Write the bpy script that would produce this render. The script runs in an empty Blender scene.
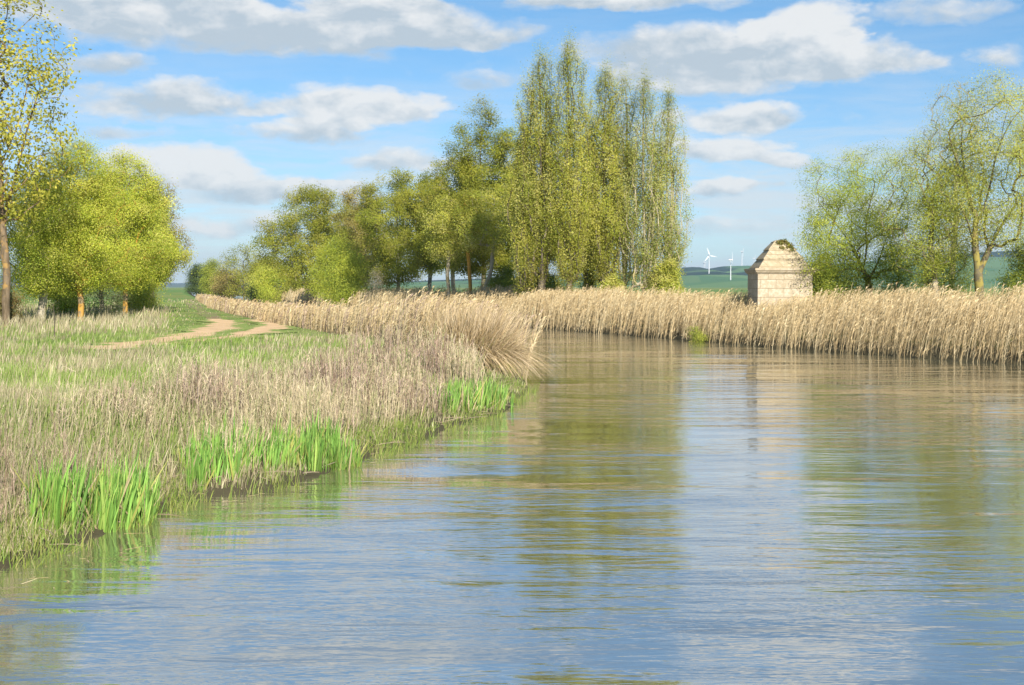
import bpy, math, random
import numpy as np
from math import pi, sin, cos, radians
PI2 = 2*pi
sc = bpy.context.scene
col = sc.collection
R0 = np.random.default_rng(7)

# ------------------------------------------------------------------ camera
F = 1400.0; CAMZ = 2.6; HOR = 287.0
PITCH = math.atan((342.5-HOR)/F)
cam = bpy.data.cameras.new('camera'); co = bpy.data.objects.new('camera', cam); col.objects.link(co)
co.location = (0, 0, CAMZ); co.rotation_euler = (pi/2-PITCH, 0, 0)
cam.sensor_width = 36; cam.lens = 36*F/1024; cam.clip_end = 60000; cam.clip_start = .1
sc.camera = co

def at(x, y, Y):
    """world point at depth Y seen at photo position x, y"""
    a = (x-512)/F; b = (342.5-y)/F
    cp, sp = cos(PITCH), sin(PITCH)
    dy = cp+b*sp; dz = -sp+b*cp
    t = Y/dy
    return np.array([a*t, Y, CAMZ+dz*t])
def gx(x, Y): return (x-512)/F*Y          # sideways position for a photo column at depth Y
def gh(y, Y): return CAMZ+(HOR-y)/F*Y     # height for a photo row at depth Y

# ------------------------------------------------------------------ helpers
def tag(o, label=None, cat=None, group=None, kind=None):
    if label: o['label'] = label
    if cat: o['category'] = cat
    if group: o['group'] = group
    if kind: o['kind'] = kind
    return o
def empty(name, loc, rz=0):
    o = bpy.data.objects.new(name, None); col.objects.link(o)
    o.location = loc; o.rotation_euler = (0, 0, rz); o.empty_display_size = .3
    return o
def mesh(name, V, Q, mat, parent=None, colr=None, smooth=False):
    """V (n,3), Q (m,4) quads"""
    V = np.ascontiguousarray(V, dtype=np.float32); Q = np.ascontiguousarray(Q, dtype=np.int32)
    me = bpy.data.meshes.new(name)
    me.vertices.add(len(V)); me.vertices.foreach_set('co', V.ravel())
    k = Q.shape[1]
    me.loops.add(Q.size); me.loops.foreach_set('vertex_index', Q.ravel())
    me.polygons.add(len(Q))
    me.polygons.foreach_set('loop_start', np.arange(0, Q.size, k, dtype=np.int32))
    me.polygons.foreach_set('loop_total', np.full(len(Q), k, dtype=np.int32))
    me.polygons.foreach_set('use_smooth', np.full(len(Q), bool(smooth)))
    if colr is not None:
        at_ = me.color_attributes.new('tint', 'FLOAT_COLOR', 'POINT')
        c = np.ones((len(V), 4), dtype=np.float32); c[:, :3] = colr
        at_.data.foreach_set('color', c.ravel())
    me.update(calc_edges=True)
    if isinstance(mat, (list, tuple)):
        for m in mat: me.materials.append(m)
    else: me.materials.append(mat)
    o = bpy.data.objects.new(name, me); col.objects.link(o)
    if parent: o.parent = parent
    return o
class Geo:
    def __init__(s): s.V = []; s.Q = []; s.C = []; s.n = 0
    def add(s, V, Q, C):
        V = np.asarray(V, float); C = np.asarray(C, float)
        if C.ndim == 1: C = np.tile(C, (len(V), 1))
        s.V.append(V); s.Q.append(np.asarray(Q)+s.n); s.C.append(C); s.n += len(V)
    def build(s, name, mat, parent=None, smooth=False):
        return mesh(name, np.concatenate(s.V), np.concatenate(s.Q), mat, parent, np.concatenate(s.C), smooth)

# cheap smooth value noise (numpy)
def vnoise(x, y, seed=0):
    x = np.asarray(x, float); y = np.asarray(y, float)
    xi = np.floor(x).astype(np.int64); yi = np.floor(y).astype(np.int64)
    fx = x-xi; fy = y-yi; fx = fx*fx*(3-2*fx); fy = fy*fy*(3-2*fy)
    def h(a, b):
        n = (a*374761393+b*668265263+seed*1442695041) & 0x7fffffff
        n = ((n ^ (n >> 13))*1274126177) & 0x7fffffff
        return ((n ^ (n >> 16)) & 0xffff)/65535.0
    return (h(xi, yi)*(1-fx)+h(xi+1, yi)*fx)*(1-fy)+(h(xi, yi+1)*(1-fx)+h(xi+1, yi+1)*fx)*fy
def fbm(x, y, o=3, seed=0):
    s = 0; a = .5
    for i in range(o): s = s+a*vnoise(x*2**i, y*2**i, seed+i*17); a *= .5
    return s/(1-.5**o)
def sstep(a, b, x):
    t = np.clip((x-a)/(b-a), 0, 1); return t*t*(3-2*t)

# ------------------------------------------------------------------ materials
def newmat(name):
    m = bpy.data.materials.new(name); m.use_nodes = True
    nt = m.node_tree; nt.nodes.clear()
    out = nt.nodes.new('ShaderNodeOutputMaterial')
    return m, nt, out
class NT:
    """tiny node builder"""
    def __init__(s, nt): s.nt = nt
    def n(s, t, **kw):
        nd = s.nt.nodes.new(t)
        for k, v in kw.items(): setattr(nd, k, v)
        return nd
    def put(s, sock, v):
        if isinstance(v, bpy.types.NodeSocket): s.nt.links.new(v, sock)
        else: sock.default_value = v
    def math(s, op, a, b=None, c=None, clamp=False):
        nd = s.n('ShaderNodeMath', operation=op, use_clamp=clamp)
        s.put(nd.inputs[0], a)
        if b is not None: s.put(nd.inputs[1], b)
        if c is not None: s.put(nd.inputs[2], c)
        return nd.outputs[0]
    def mix(s, f, a, b, mode='MIX'):
        nd = s.n('ShaderNodeMix', data_type='RGBA', blend_type=mode)
        s.put(nd.inputs['Factor'], f)
        A = [i for i in nd.inputs if i.name == 'A' and i.type == 'RGBA'][0]; B = [i for i in nd.inputs if i.name == 'B' and i.type == 'RGBA'][0]
        s.put(A, a if isinstance(a, bpy.types.NodeSocket) else (*a, 1)); s.put(B, b if isinstance(b, bpy.types.NodeSocket) else (*b, 1))
        return [o for o in nd.outputs if o.type == 'RGBA'][0]
    def sm(s, x, a, b, lo=0., hi=1.):
        nd = s.n('ShaderNodeMapRange', interpolation_type='SMOOTHSTEP')
        s.put(nd.inputs[0], x); s.put(nd.inputs[1], a); s.put(nd.inputs[2], b); s.put(nd.inputs[3], lo); s.put(nd.inputs[4], hi)
        return nd.outputs[0]
    def noise(s, vec, scale, detail=3, rough=.5, dist=0., dim='3D'):
        nd = s.n('ShaderNodeTexNoise', noise_dimensions=dim)
        s.put(nd.inputs['Vector'], vec); nd.inputs['Scale'].default_value = scale
        nd.inputs['Detail'].default_value = detail; nd.inputs['Roughness'].default_value = rough; nd.inputs['Distortion'].default_value = dist
        return nd.outputs[0]
    def map(s, vec, scale=(1, 1, 1), rot=(0, 0, 0), loc=(0, 0, 0)):
        nd = s.n('ShaderNodeMapping'); s.put(nd.inputs[0], vec)
        nd.inputs['Location'].default_value = loc; nd.inputs['Rotation'].default_value = rot; nd.inputs['Scale'].default_value = scale
        return nd.outputs[0]

def leaf_mat(name, trans=.35, rough=.55, spec=.25):
    m, nt, out = newmat(name); b = NT(nt)
    a = b.n('ShaderNodeAttribute', attribute_name='tint')
    p = b.n('ShaderNodeBsdfPrincipled'); p.inputs['Roughness'].default_value = rough
    p.inputs['Specular IOR Level'].default_value = spec
    nt.links.new(a.outputs[0], p.inputs['Base Color'])
    t = b.n('ShaderNodeBsdfTranslucent'); nt.links.new(a.outputs[0], t.inputs[0])
    mx = b.n('ShaderNodeMixShader'); mx.inputs[0].default_value = trans
    nt.links.new(p.outputs[0], mx.inputs[1]); nt.links.new(t.outputs[0], mx.inputs[2]); nt.links.new(mx.outputs[0], out.inputs[0])
    return m
M_LEAF = leaf_mat('leaf', .5)
M_GRASS = leaf_mat('grass_blades', .3, .5, .2)
M_REED = leaf_mat('dry_reed', .28, .55, .2)

def bark_mat(name, c1, c2, c3, amt=.5):
    m, nt, out = newmat(name); b = NT(nt)
    tc = b.n('ShaderNodeTexCoord').outputs['Object']
    n1 = b.noise(b.map(tc, (6, 6, 1.6)), 1, 4, .6); n2 = b.noise(tc, 1.3, 4, .6)
    c = b.mix(b.sm(n1, .35, .65), c1, c2)
    c = b.mix(b.sm(n2, .62-amt*.3, .72-amt*.3), c, c3)
    p = b.n('ShaderNodeBsdfPrincipled'); p.inputs['Roughness'].default_value = .85; p.inputs['Specular IOR Level'].default_value = .2
    nt.links.new(c, p.inputs['Base Color'])
    bp = b.n('ShaderNodeBump'); bp.inputs['Strength'].default_value = .7; bp.inputs['Distance'].default_value = .03
    nt.links.new(n1, bp.inputs['Height']); nt.links.new(bp.outputs[0], p.inputs['Normal'])
    nt.links.new(p.outputs[0], out.inputs[0])
    return m
M_BARK_ORANGE = bark_mat('bark_orange_lichen', (.20, .15, .09), (.30, .22, .12), (.46, .25, .05), .7)
M_BARK_GREY = bark_mat('bark_grey', (.12, .10, .07), (.22, .19, .14), (.32, .29, .22), .4)
M_BARK_YELLOW = bark_mat('bark_yellow_lichen', (.09, .08, .055), (.17, .14, .08), (.27, .22, .06), .45)
M_BARK_DARK = bark_mat('bark_dark', (.06, .05, .035), (.12, .10, .07), (.22, .18, .12), .3)
M_BARK_BROWN = bark_mat('bark_brown_lichen', (.10, .075, .045), (.19, .14, .09), (.32, .20, .07), .35)
M_BARK_PALE = bark_mat('bark_pale', (.30, .26, .19), (.40, .35, .26), (.36, .30, .15), .4)

# ------------------------------------------------------------------ canal outline
def catmull(P, k=8):
    P = np.array(P, float); out = []
    for i in range(len(P)-1):
        p0 = P[max(i-1, 0)]; p1 = P[i]; p2 = P[i+1]; p3 = P[min(i+2, len(P)-1)]
        for j in range(k):
            t = j/k
            out.append(.5*((2*p1)+(-p0+p2)*t+(2*p0-5*p1+4*p2-p3)*t*t+(-p0+3*p1-3*p2+p3)*t**3))
    out.append(P[-1]); return np.array(out)
LEFT = catmull([(-6.2, -60), (-5.6, -15), (-5.1, 4), (-4.95, 9), (-4.7, 12.6), (-4.5, 13.9), (-4.1, 15.6), (-3.95, 17.0), (-3.1, 18.1), (-2.4, 20.4), (-1.45, 24.6), (-.35, 28.6),
                (.05, 32), (.40, 36.5), (.05, 40.5), (-1.3, 46), (-4.2, 55), (-9, 70), (-16, 95), (-28, 140), (-52, 240), (-100, 440), (-170, 740)], 5)
RIGHT = catmull([(31, -60), (30, -15), (28.5, 8), (25.5, 24), (21.3, 37), (17.1, 46.9), (14.4, 52.4), (10.2, 63), (5.9, 75.8), (2.0, 86.5), (-1.6, 98), (-9, 122), (-19, 163), (-38, 240), (-86, 440), (-156, 740)], 5)
POLY = np.concatenate([LEFT, RIGHT[::-1]])
def seg_dist(P, L):
    """distance from points P (n,2) to polyline L"""
    d = np.full(len(P), 1e18)
    for a, b in zip(L[:-1], L[1:]):
        ab = b-a; t = np.clip(((P-a)@ab)/(ab@ab), 0, 1)
        q = P-a-t[:, None]*ab
        d = np.minimum(d, (q*q).sum(1))
    return np.sqrt(d)
def inside(P):
    x, y = P[:, 0], P[:, 1]; c = np.zeros(len(P), bool)
    n = len(POLY)
    for i in range(n):
        x1, y1 = POLY[i]; x2, y2 = POLY[(i+1) % n]
        if y1 == y2: continue
        c ^= ((y1 > y) != (y2 > y)) & (x < (x2-x1)*(y-y1)/(y2-y1)+x1)
    return c
def canal_d(P):
    dl = seg_dist(P, LEFT); dr = seg_dist(P, RIGHT); ins = inside(P)
    wob = .22*(vnoise(P[:, 0]*1.1, P[:, 1]*1.1, 3)-.5)
    dl = np.where(ins, -dl, dl)+wob; dr = np.where(ins, -dr, dr)+wob
    return dl, dr, ins
def height(P, full=False):
    P = np.asarray(P, float).reshape(-1, 2)
    dl, dr, ins = canal_d(P)
    left = (np.abs(dl) <= np.abs(dr))
    d = np.where(left, dl, dr)
    up = np.where(left, .86, .95); wd = np.where(left, 3.2, 3.6)
    z = np.where(d < 0, -.9*sstep(0, -1.6, d)-.02, .03+up*np.clip(d/wd, 0, 1)**.8*sstep(-.5, 1, d/wd*1.0)**.2)
    z = z+sstep(1.5, 5, d)*(.16*(fbm(P[:, 0]/7, P[:, 1]/9, 3, 5)-.5))
    far = np.hypot(P[:, 0], P[:, 1])
    z = z+sstep(2500, 9000, far)*0
    return (z, dl, dr, ins) if full else z

# ------------------------------------------------------------------ ground
M_GROUND, nt, out = newmat('meadow_ground'); b = NT(nt)
tc = b.n('ShaderNodeTexCoord').outputs['Object']
n1 = b.noise(tc, .12, 5, .6); n2 = b.noise(b.map(tc, (.5, .12, 1)), 1, 4, .6); n3 = b.noise(tc, 3.5, 4, .7); n4 = b.noise(b.map(tc, (.0012, .0022, 1)), 1, 2, .5)
c = b.mix(b.sm(n1, .4, .62), (.13, .19, .045), (.23, .23, .09))
c = b.mix(b.sm(n2, .5, .68), c, (.17, .235, .05))
c = b.mix(b.sm(n3, .52, .72, 0, .6), c, (.30, .25, .15))
c = b.mix(b.sm(n4, .5, .54, 0, .7), c, (.09, .19, .05))
sz = b.n('ShaderNodeSeparateXYZ'); nt.links.new(tc, sz.inputs[0])
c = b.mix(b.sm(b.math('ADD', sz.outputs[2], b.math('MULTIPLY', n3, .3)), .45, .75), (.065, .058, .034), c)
p = b.n('ShaderNodeBsdfPrincipled'); p.inputs['Roughness'].default_value = .95; p.inputs['Specular IOR Level'].default_value = .1
nt.links.new(c, p.inputs['Base Color'])
bp = b.n('ShaderNodeBump'); bp.inputs['Strength'].default_value = .6; bp.inputs['Distance'].default_value = .05
nt.links.new(n3, bp.inputs['Height']); nt.links.new(bp.outputs[0], p.inputs['Normal']); nt.links.new(p.outputs[0], out.inputs[0])

ang = np.radians(np.concatenate([np.arange(-180, -40, 4.), np.arange(-40, 40, .14), np.arange(40, 180.1, 4.)]))
rad = np.concatenate([[0.01], 3.0*1.0215**np.arange(0, 398)]); rad = rad[rad < 14500]
A_, R_ = np.meshgrid(ang, rad); X = R_*np.sin(A_); Y = R_*np.cos(A_)
Z = height(np.stack([X.ravel(), Y.ravel()], 1))
na = len(ang); nr = len(rad)
idx = np.arange(na*nr).reshape(nr, na)
Q = np.stack([idx[:-1, :-1], idx[:-1, 1:], idx[1:, 1:], idx[1:, :-1]], -1).reshape(-1, 4)[:, ::-1]
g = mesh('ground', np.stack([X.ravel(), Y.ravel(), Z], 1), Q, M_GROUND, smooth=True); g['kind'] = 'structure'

# ------------------------------------------------------------------ water
M_WATER, nt, out = newmat('canal_water'); b = NT(nt)
tc = b.n('ShaderNodeTexCoord').outputs['Object']
p = b.n('ShaderNodeBsdfDiffuse'); p.inputs[0].default_value = (.125, .118, .068, 1)
gl = b.n('ShaderNodeBsdfGlossy'); gl.inputs['Roughness'].default_value = .035; gl.inputs[0].default_value = (.97, .98, 1, 1)
fr = b.n('ShaderNodeFresnel'); fr.inputs[0].default_value = 1.4
mw = b.n('ShaderNodeMixShader')
wa = b.noise(b.map(tc, (.55, 2.1, 1), (0, 0, .10)), 1.0, 3, .5, .4)
wb = b.noise(b.map(tc, (2.0, 6.5, 1), (0, 0, -.15)), 1.0, 3, .55, .3)
wc = b.noise(b.map(tc, (.16, .45, 1), (0, 0, .25)), 1.0, 2, .5)
calm = b.sm(b.noise(b.map(tc, (.10, .22, 1)), 1, 3, .5), .38, .62, .30, 1.3)
hgt = b.math('ADD', b.math('MULTIPLY', wa, 1.0), b.math('MULTIPLY', wb, .26))
hgt = b.math('MULTIPLY', hgt, calm)
hgt = b.math('ADD', hgt, b.math('MULTIPLY', wc, 2.0))
bp = b.n('ShaderNodeBump'); bp.inputs['Strength'].default_value = 1.0; bp.inputs['Distance'].default_value = .029
nt.links.new(hgt, bp.inputs['Height'])
for q in (p, gl, fr): nt.links.new(bp.outputs[0], q.inputs['Normal'])
nt.links.new(b.math('MULTIPLY_ADD', fr.outputs[0], .56, .44, clamp=True), mw.inputs[0]); nt.links.new(p.outputs[0], mw.inputs[1]); nt.links.new(gl.outputs[0], mw.inputs[2]); nt.links.new(mw.outputs[0], out.inputs[0])
w = mesh('water', np.array([(-200, -55, 0), (60, -55, 0), (60, 735, 0), (-200, 735, 0)]), np.array([[0, 1, 2, 3]]), M_WATER); w['kind'] = 'structure'

# ------------------------------------------------------------------ track
M_TRACK, nt, out = newmat('dirt_track'); b = NT(nt)
tc = b.n('ShaderNodeTexCoord').outputs['Object']
c = b.mix(b.sm(b.noise(tc, 1.2, 5, .65), .35, .65), (.62, .44, .26), (.50, .35, .20))
eg = b.n('ShaderNodeAttribute', attribute_name='tint').outputs['Fac']
c = b.mix(b.sm(b.math('ADD', b.math('MULTIPLY', eg, .55), b.noise(b.map(tc, (1, .3, 1)), 1.6, 5, .7)), .70, .86), c, (.20, .26, .07))
p = b.n('ShaderNodeBsdfPrincipled'); p.inputs['Roughness'].default_value = .95; p.inputs['Specular IOR Level'].default_value = .1
nt.links.new(c, p.inputs['Base Color']); nt.links.new(p.outputs[0], out.inputs[0])
def gp(x, y, z=.9):   # ground point seen at a photo position
    Yd = (CAMZ-z)*F/(y-HOR); return (gx(x, Yd), Yd)
TRACKS = [
 (catmull([gp(96, 349), gp(120, 345.5), gp(150, 342), gp(200, 339), gp(240, 334), gp(266, 328.5), gp(274, 324.5), gp(270, 321.5), gp(256, 319.5)], 8), 1.6),
 (catmull([gp(150, 342.5), gp(200, 334), gp(213, 330), gp(222, 325), gp(225, 322), gp(214, 319)], 8), 1.2),
]
WORN = [(catmull([gp(270, 321), gp(243, 313), gp(216, 306.5), gp(198, 302), gp(190, 299)], 8), .8), (catmull([gp(216, 319.5), gp(204, 312), gp(192, 305), gp(187, 300)], 8), .5)]
def ribbons(LS, name, mat):
    TG = Geo()
    for L, wd in LS:
        T = np.gradient(L, axis=0); T /= np.linalg.norm(T, axis=1)[:, None]; Nn = np.stack([-T[:, 1], T[:, 0]], 1)
        k = 7; u = np.linspace(-1, 1, k)
        jit = .9+1.0*(vnoise(np.arange(len(L))*.45, np.zeros(len(L)), 9)-.5)
        P = L[:, None, :]+Nn[:, None, :]*(u[None, :, None]*wd*jit[:, None, None])
        Pz = height(P.reshape(-1, 2))+.010+.005*len(TG.V)+(.010 if name == 'dirt_path' else 0)
        i_ = np.arange(len(L)*k).reshape(len(L), k)
        q = np.stack([i_[:-1, :-1], i_[1:, :-1], i_[1:, 1:], i_[:-1, 1:]], -1).reshape(-1, 4)
        TG.add(np.concatenate([P.reshape(-1, 2), Pz[:, None]], 1), q, np.tile(np.abs(u), len(L))[:, None]*np.ones(3))
    tr = TG.build(name, mat); tr['kind'] = 'structure'
ribbons(TRACKS, 'dirt_path', M_TRACK)
def track_d(P):
    d = np.full(len(P), 1e9)
    for L, wd in TRACKS: d = np.minimum(d, seg_dist(P, L)/wd)
    return d
M_MUD, nt, out = newmat('bare_soil'); b = NT(nt)
tc = b.n('ShaderNodeTexCoord').outputs['Object']
c = b.mix(b.sm(b.noise(b.map(tc, (1, .35, 1)), 1.1, 5, .65), .38, .6), (.22, .165, .10), (.17, .21, .07))
p = b.n('ShaderNodeBsdfPrincipled'); p.inputs['Roughness'].default_value = .95; p.inputs['Specular IOR Level'].default_value = .1
nt.links.new(c, p.inputs['Base Color']); nt.links.new(p.outputs[0], out.inputs[0])
ribbons(WORN, 'worn_path', M_MUD)

# ------------------------------------------------------------------ strips (blades, stalks, leaves)
def strips(G, base, dirv, L, bend, w, seg, c0, c1, prof=None, side=None, rng=R0):
    n = len(base); L = np.broadcast_to(L, (n,)); w = np.broadcast_to(w, (n,))
    t = np.linspace(0, 1, seg+1)
    if prof is None: prof = 1-.85*t
    prof = np.interp(t, np.linspace(0, 1, len(prof)), prof)
    P = base[:, None, :]+dirv[:, None, :]*(L[:, None, None]*t[None, :, None])+bend[:, None, :]*(L[:, None, None]*(t*t)[None, :, None])
    if side is None:
        a = rng.uniform(0, pi, n); side = np.stack([np.cos(a), np.sin(a)*.6, np.zeros(n)], 1)
    S = side[:, None, :]*(w[:, None, None]*.5*prof[None, :, None])
    V = np.stack([P-S, P+S], 2).reshape(-1, 3)
    i0 = (np.arange(n)*(seg+1)*2)[:, None]+(np.arange(seg)*2)[None, :]
    Q = np.stack([i0, i0+1, i0+3, i0+2], -1).reshape(-1, 4)
    c0 = np.broadcast_to(c0, (n, 3)); c1 = np.broadcast_to(c1, (n, 3))
    C = c0[:, None, :]*(1-t)[None, :, None]+c1[:, None, :]*t[None, :, None]
    C = np.repeat(C.reshape(-1, 3), 2, axis=0)
    G.add(V, Q, C)
def pal(rng, n, cols, jit=.15, wts=None):
    cols = np.array(cols); i = rng.choice(len(cols), n, p=wts)
    return np.clip(cols[i]*(1+rng.normal(0, jit, (n, 1))), .01, .85)
def rdir(rng, n, lean, drift=(0, 0)):
    a = rng.uniform(0, PI2, n); l = np.abs(rng.normal(0, lean, n))
    d = np.stack([np.cos(a)*l+drift[0], np.sin(a)*l+drift[1], np.ones(n)], 1)
    return d/np.linalg.norm(d, axis=1)[:, None]
def horiz(rng, n, amt, drift=(0, 0)):
    a = rng.uniform(0, PI2, n); l = rng.uniform(0, amt, n)
    return np.stack([np.cos(a)*l+drift[0], np.sin(a)*l+drift[1], -l*.5], 1)

STRAW = [(0.568, 0.44, 0.238), (0.657, 0.519, 0.299), (0.47, 0.35, 0.185), (0.686, 0.569, 0.352)]
PINK = [(0.386, 0.279, 0.211), (0.304, 0.216, 0.158), (0.506, 0.387, 0.29), (0.221, 0.153, 0.106), (0.442, 0.36, 0.229), (0.331, 0.252, 0.211)]

def reeds(name, P, z, H, label, W=1., rng=R0, drift=(.10, .0), cols=STRAW, nleaf=5, lean=.11, plume=True, cbase=.68):
    """stalks with long leaves and feathery plumes; P (n,2) feet, H heights, W stalk width scale per stalk"""
    G = Geo(); n = len(P); W = np.broadcast_to(W, (n,)); H = np.broadcast_to(H, (n,))
    base = np.concatenate([P, z[:, None]-.05], 1)
    c = pal(rng, n, cols, .13); d = rdir(rng, n, lean, drift); bd = horiz(rng, n, .10, (drift[0]*.9, drift[1]))
    strips(G, base, d, H, bd, .012*W, 3, c*cbase, c, [1, .9, .8, .5], rng=rng)
    for k in range(nleaf):
        m = rng.random(n) < .9; mm = np.nonzero(m)[0]; t = rng.uniform(.12, .88, len(mm))
        b0 = base[mm]+d[mm]*(H[mm]*t)[:, None]+bd[mm]*(H[mm]*t*t)[:, None]
        ld = d[mm]*.85+horiz(rng, len(mm), .55, (drift[0]*1.2, 0)); 
        strips(G, b0, ld, H[mm]*rng.uniform(.14, .28, len(mm)), horiz(rng, len(mm), .4, (drift[0]*2, 0))-np.array([0, 0, .15]), .020*W[mm], 2,
               c[mm]*.8*rng.uniform(.7, 1.1, (len(mm), 1)), c[mm]*rng.uniform(.8, 1.2, (len(mm), 1)), [.7, 1, .1], rng=rng)
    if plume:
        mm = np.nonzero(rng.random(n) < .55)[0]
        tip = base[mm]+(d[mm]+bd[mm])*H[mm][:, None]*.97
        pc = c[mm]*1.04
        for q in range(2):
            strips(G, tip, d[mm]*.8+bd[mm]*1.5, rng.uniform(.16, .30, len(mm)), np.array([[.5, 0, -.35]])*np.ones((len(mm), 1))+horiz(rng, len(mm), .3), 0.028*W[mm], 2, pc, pc*1.05, [.5, 1, .15], rng=rng)
    return tag(G.build(name, M_REED), label, 'reeds', kind='stuff')

def scatter(rng, n, x0, x1, Y0, Y1, power=1.6):
    """points in the wedge the camera looks at (plus side margins); denser near the camera"""
    u = rng.random(n); e = 1-power
    Yd = (Y0**e+(Y1**e-Y0**e)*u)**(1/e) if abs(e) > 1e-6 else Y0*(Y1/Y0)**u
    x = rng.uniform(x0, x1, n)
    return np.stack([gx(x, Yd), Yd], 1)
def along(rng, n, L, Y0, Y1, off0, off1, sign, power=1.0, opow=1.0):
    """points along bank line L between depths Y0..Y1, offset outwards off0..off1"""
    S = np.linalg.norm(np.diff(L, axis=0), axis=1); mids = (L[:-1]+L[1:])/2
    wgt = S*np.where((mids[:, 1] > Y0) & (mids[:, 1] < Y1), 1/np.maximum(np.hypot(mids[:, 0], mids[:, 1]), 8)**power, 0)
    i = rng.choice(len(S), n, p=wgt/wgt.sum()); t = rng.random(n)
    P = L[i]+(L[i+1]-L[i])*t[:, None]
    T = (L[i+1]-L[i])/S[i][:, None]; N = np.stack([-T[:, 1], T[:, 0]], 1)*sign
    return P+N*(off0+(off1-off0)*rng.random(n)**opow)[:, None]

# ---- far bank reed bed
rng = np.random.default_rng(11)
P = np.concatenate([along(rng, 34000, RIGHT, 5, 110, -.35, 4.6, -1, 1.0, .8), along(rng, 8000, RIGHT, 84, 320, -.2, 5, -1, 1.3, .8)])
# keep the plants clear of the hut
hutc = np.array([gx(785, 68.2), 68.2])
keep = ~((np.abs(P[:, 0]-hutc[0]) < 1.9) & (np.abs(P[:, 1]-hutc[1]) < 2.1)); P = P[keep]
z, dl, dr, ins = height(P, True)
D = np.hypot(P[:, 0], P[:, 1])
Hh = (1.92+.75*(fbm(P[:, 0]/2.6, P[:, 1]/2.6, 3, 21)-.5)+rng.normal(0, .20, len(P)))-z*.55
Hh *= .72+.28*sstep(-.3, .9, dr)
xq = 512+F*P[:, 0]/np.maximum(P[:, 1], 1); Hh *= np.interp(xq, [660, 700, 800, 850], [1, .86, .84, 1])
reeds('reed_bed', P, z, Hh, 'dense bed of straw coloured dry reeds lining the far bank of the canal', np.clip(D/44, 1.1, 6), rng)
# ---- near bank reed bed beyond the bend
P = np.concatenate([along(rng, 7500, LEFT, 39, 120, -.2, 3.4, 1, 1.0), along(rng, 2200, LEFT, 100, 210, -.2, 2.6, 1, 1.2)])
z = height(P); D = np.hypot(P[:, 0], P[:, 1])
Hh = np.interp(D, [38, 48, 70, 120], [1.9, 1.5, 1.2, 1.1])+.5*(fbm(P[:, 0]/3, P[:, 1]/3, 2, 31)-.5)+rng.normal(0, .14, len(P))-z*.45
reeds('reed_bed', P, z, Hh, 'pale dry reeds along the near bank beyond the bend, beside the green track', np.clip(D/30, 1.4, 7), rng, cols=STRAW+[(.46, .34, .26)])

# ---- tussock at the bend
rng = np.random.default_rng(5)
G = Geo(); n = 8000; cx, cy = -1.2, 37.8
a = rng.uniform(0, PI2, n); r = rng.random(n)**.6*.75
base = np.stack([cx+np.cos(a)*r*1.15, cy+np.sin(a)*r, np.zeros(n)+.25], 1)
out_ = rng.uniform(.02, .46, n); L = rng.uniform(1.7, 2.45, n)
dv = np.stack([np.cos(a)*out_*.8+.05, np.sin(a)*out_*.8, np.ones(n)], 1)
dv += rng.normal(0, .15, (n, 3))*np.array([1, 1, 0])
bn = np.stack([np.cos(a)*(out_*.28+.05)+.06, np.sin(a)*(out_*.28+.05), -.08-out_*2.15], 1)
low = rng.random(n) < .30; L[low] *= .62
c = pal(rng, n, [(.56, .43, .24), (.64, .51, .32), (.42, .31, .17), (.60, .48, .32), (.34, .26, .14)], .14)
cb = np.where(low[:, None], pal(rng, n, [(.20, .27, .05), (.28, .30, .07)]), c*.75)
c = np.where(low[:, None], pal(rng, n, [(.34, .36, .09), (.45, .40, .14)]), c)
strips(G, base, dv, L, bn, .022, 6, cb, c, [1, 1, .9, .6, .1], rng=rng)
tag(G.build('grass_tussock', M_REED), 'large golden tussock arching over the water at the bend of the near bank', 'grass clump')

# ---- iris clumps
def iris(x0, x1, ya, yb, n, h, label, seed, dep=.55):
    rng = np.random.default_rng(seed); G = Geo()
    t = rng.random(n)
    Yd = CAMZ*F/((ya+(yb-ya)*t)-HOR); Xd = gx(x0+(x1-x0)*t, Yd)
    nb = n//7; fan = rng.integers(0, nb, n); ft = rng.random(nb)
    fd = rng.uniform(-.12, dep, nb)
    Yd = CAMZ*F/((ya+(yb-ya)*ft)-HOR); Xd = gx(x0+(x1-x0)*ft, Yd)
    cxy = np.stack([Xd-.45*fd, Yd+fd], 1)[fan]+rng.normal(0, .035, (n, 2))
    z = np.maximum(height(cxy), -.05)
    fh = (rng.uniform(.62, 1.08, nb)*(.62+.38*np.minimum(1, np.minimum(ft, 1-ft)/.12)))[fan]*(.82+.36*vnoise(cxy[:, 0]*2.2, cxy[:, 1]*2.2, 4))
    L = h*fh*rng.uniform(.6, 1.05, n)
    fa = rng.uniform(0, PI2, nb)[fan]; s = rng.normal(0, .11, n)
    dv = np.stack([np.cos(fa)*s+.05, np.sin(fa)*s, np.ones(n)], 1)
    c = pal(rng, n, [(.16, .31, .06), (.22, .40, .08), (.12, .25, .05), (.30, .43, .10)], .16)
    nn = rng.random(n) < .13; c[nn] = pal(rng, int(nn.sum()), [(.50, .40, .24), (.36, .36, .10)]); dv[nn] += rng.normal(0, .3, (int(nn.sum()), 3))*np.array([1, 1, 0])
    side = np.stack([np.cos(fa), np.sin(fa)*.6, np.zeros(n)], 1)
    strips(G, np.concatenate([cxy, z[:, None]-.04], 1), dv, L, horiz(rng, n, .10, (.03, 0)), rng.uniform(.009, .028, n), 5, c*.8+np.array([.03, .03, 0]), c, [.8, 1, 1, .75, .06], side=side)
    return tag(G.build('iris_clump', M_GRASS), label, 'iris plants', 'yellow flag leaves growing at the water edge')
iris(28, 158, 548, 520, 950, .82, 'nearest clump of bright green sword leaves at the water edge, beside bent dead stalks', 41)
iris(186, 358, 497, 466, 1500, .66, 'longest clump of bright green sword leaves, below the brown dead weeds', 42)
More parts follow.
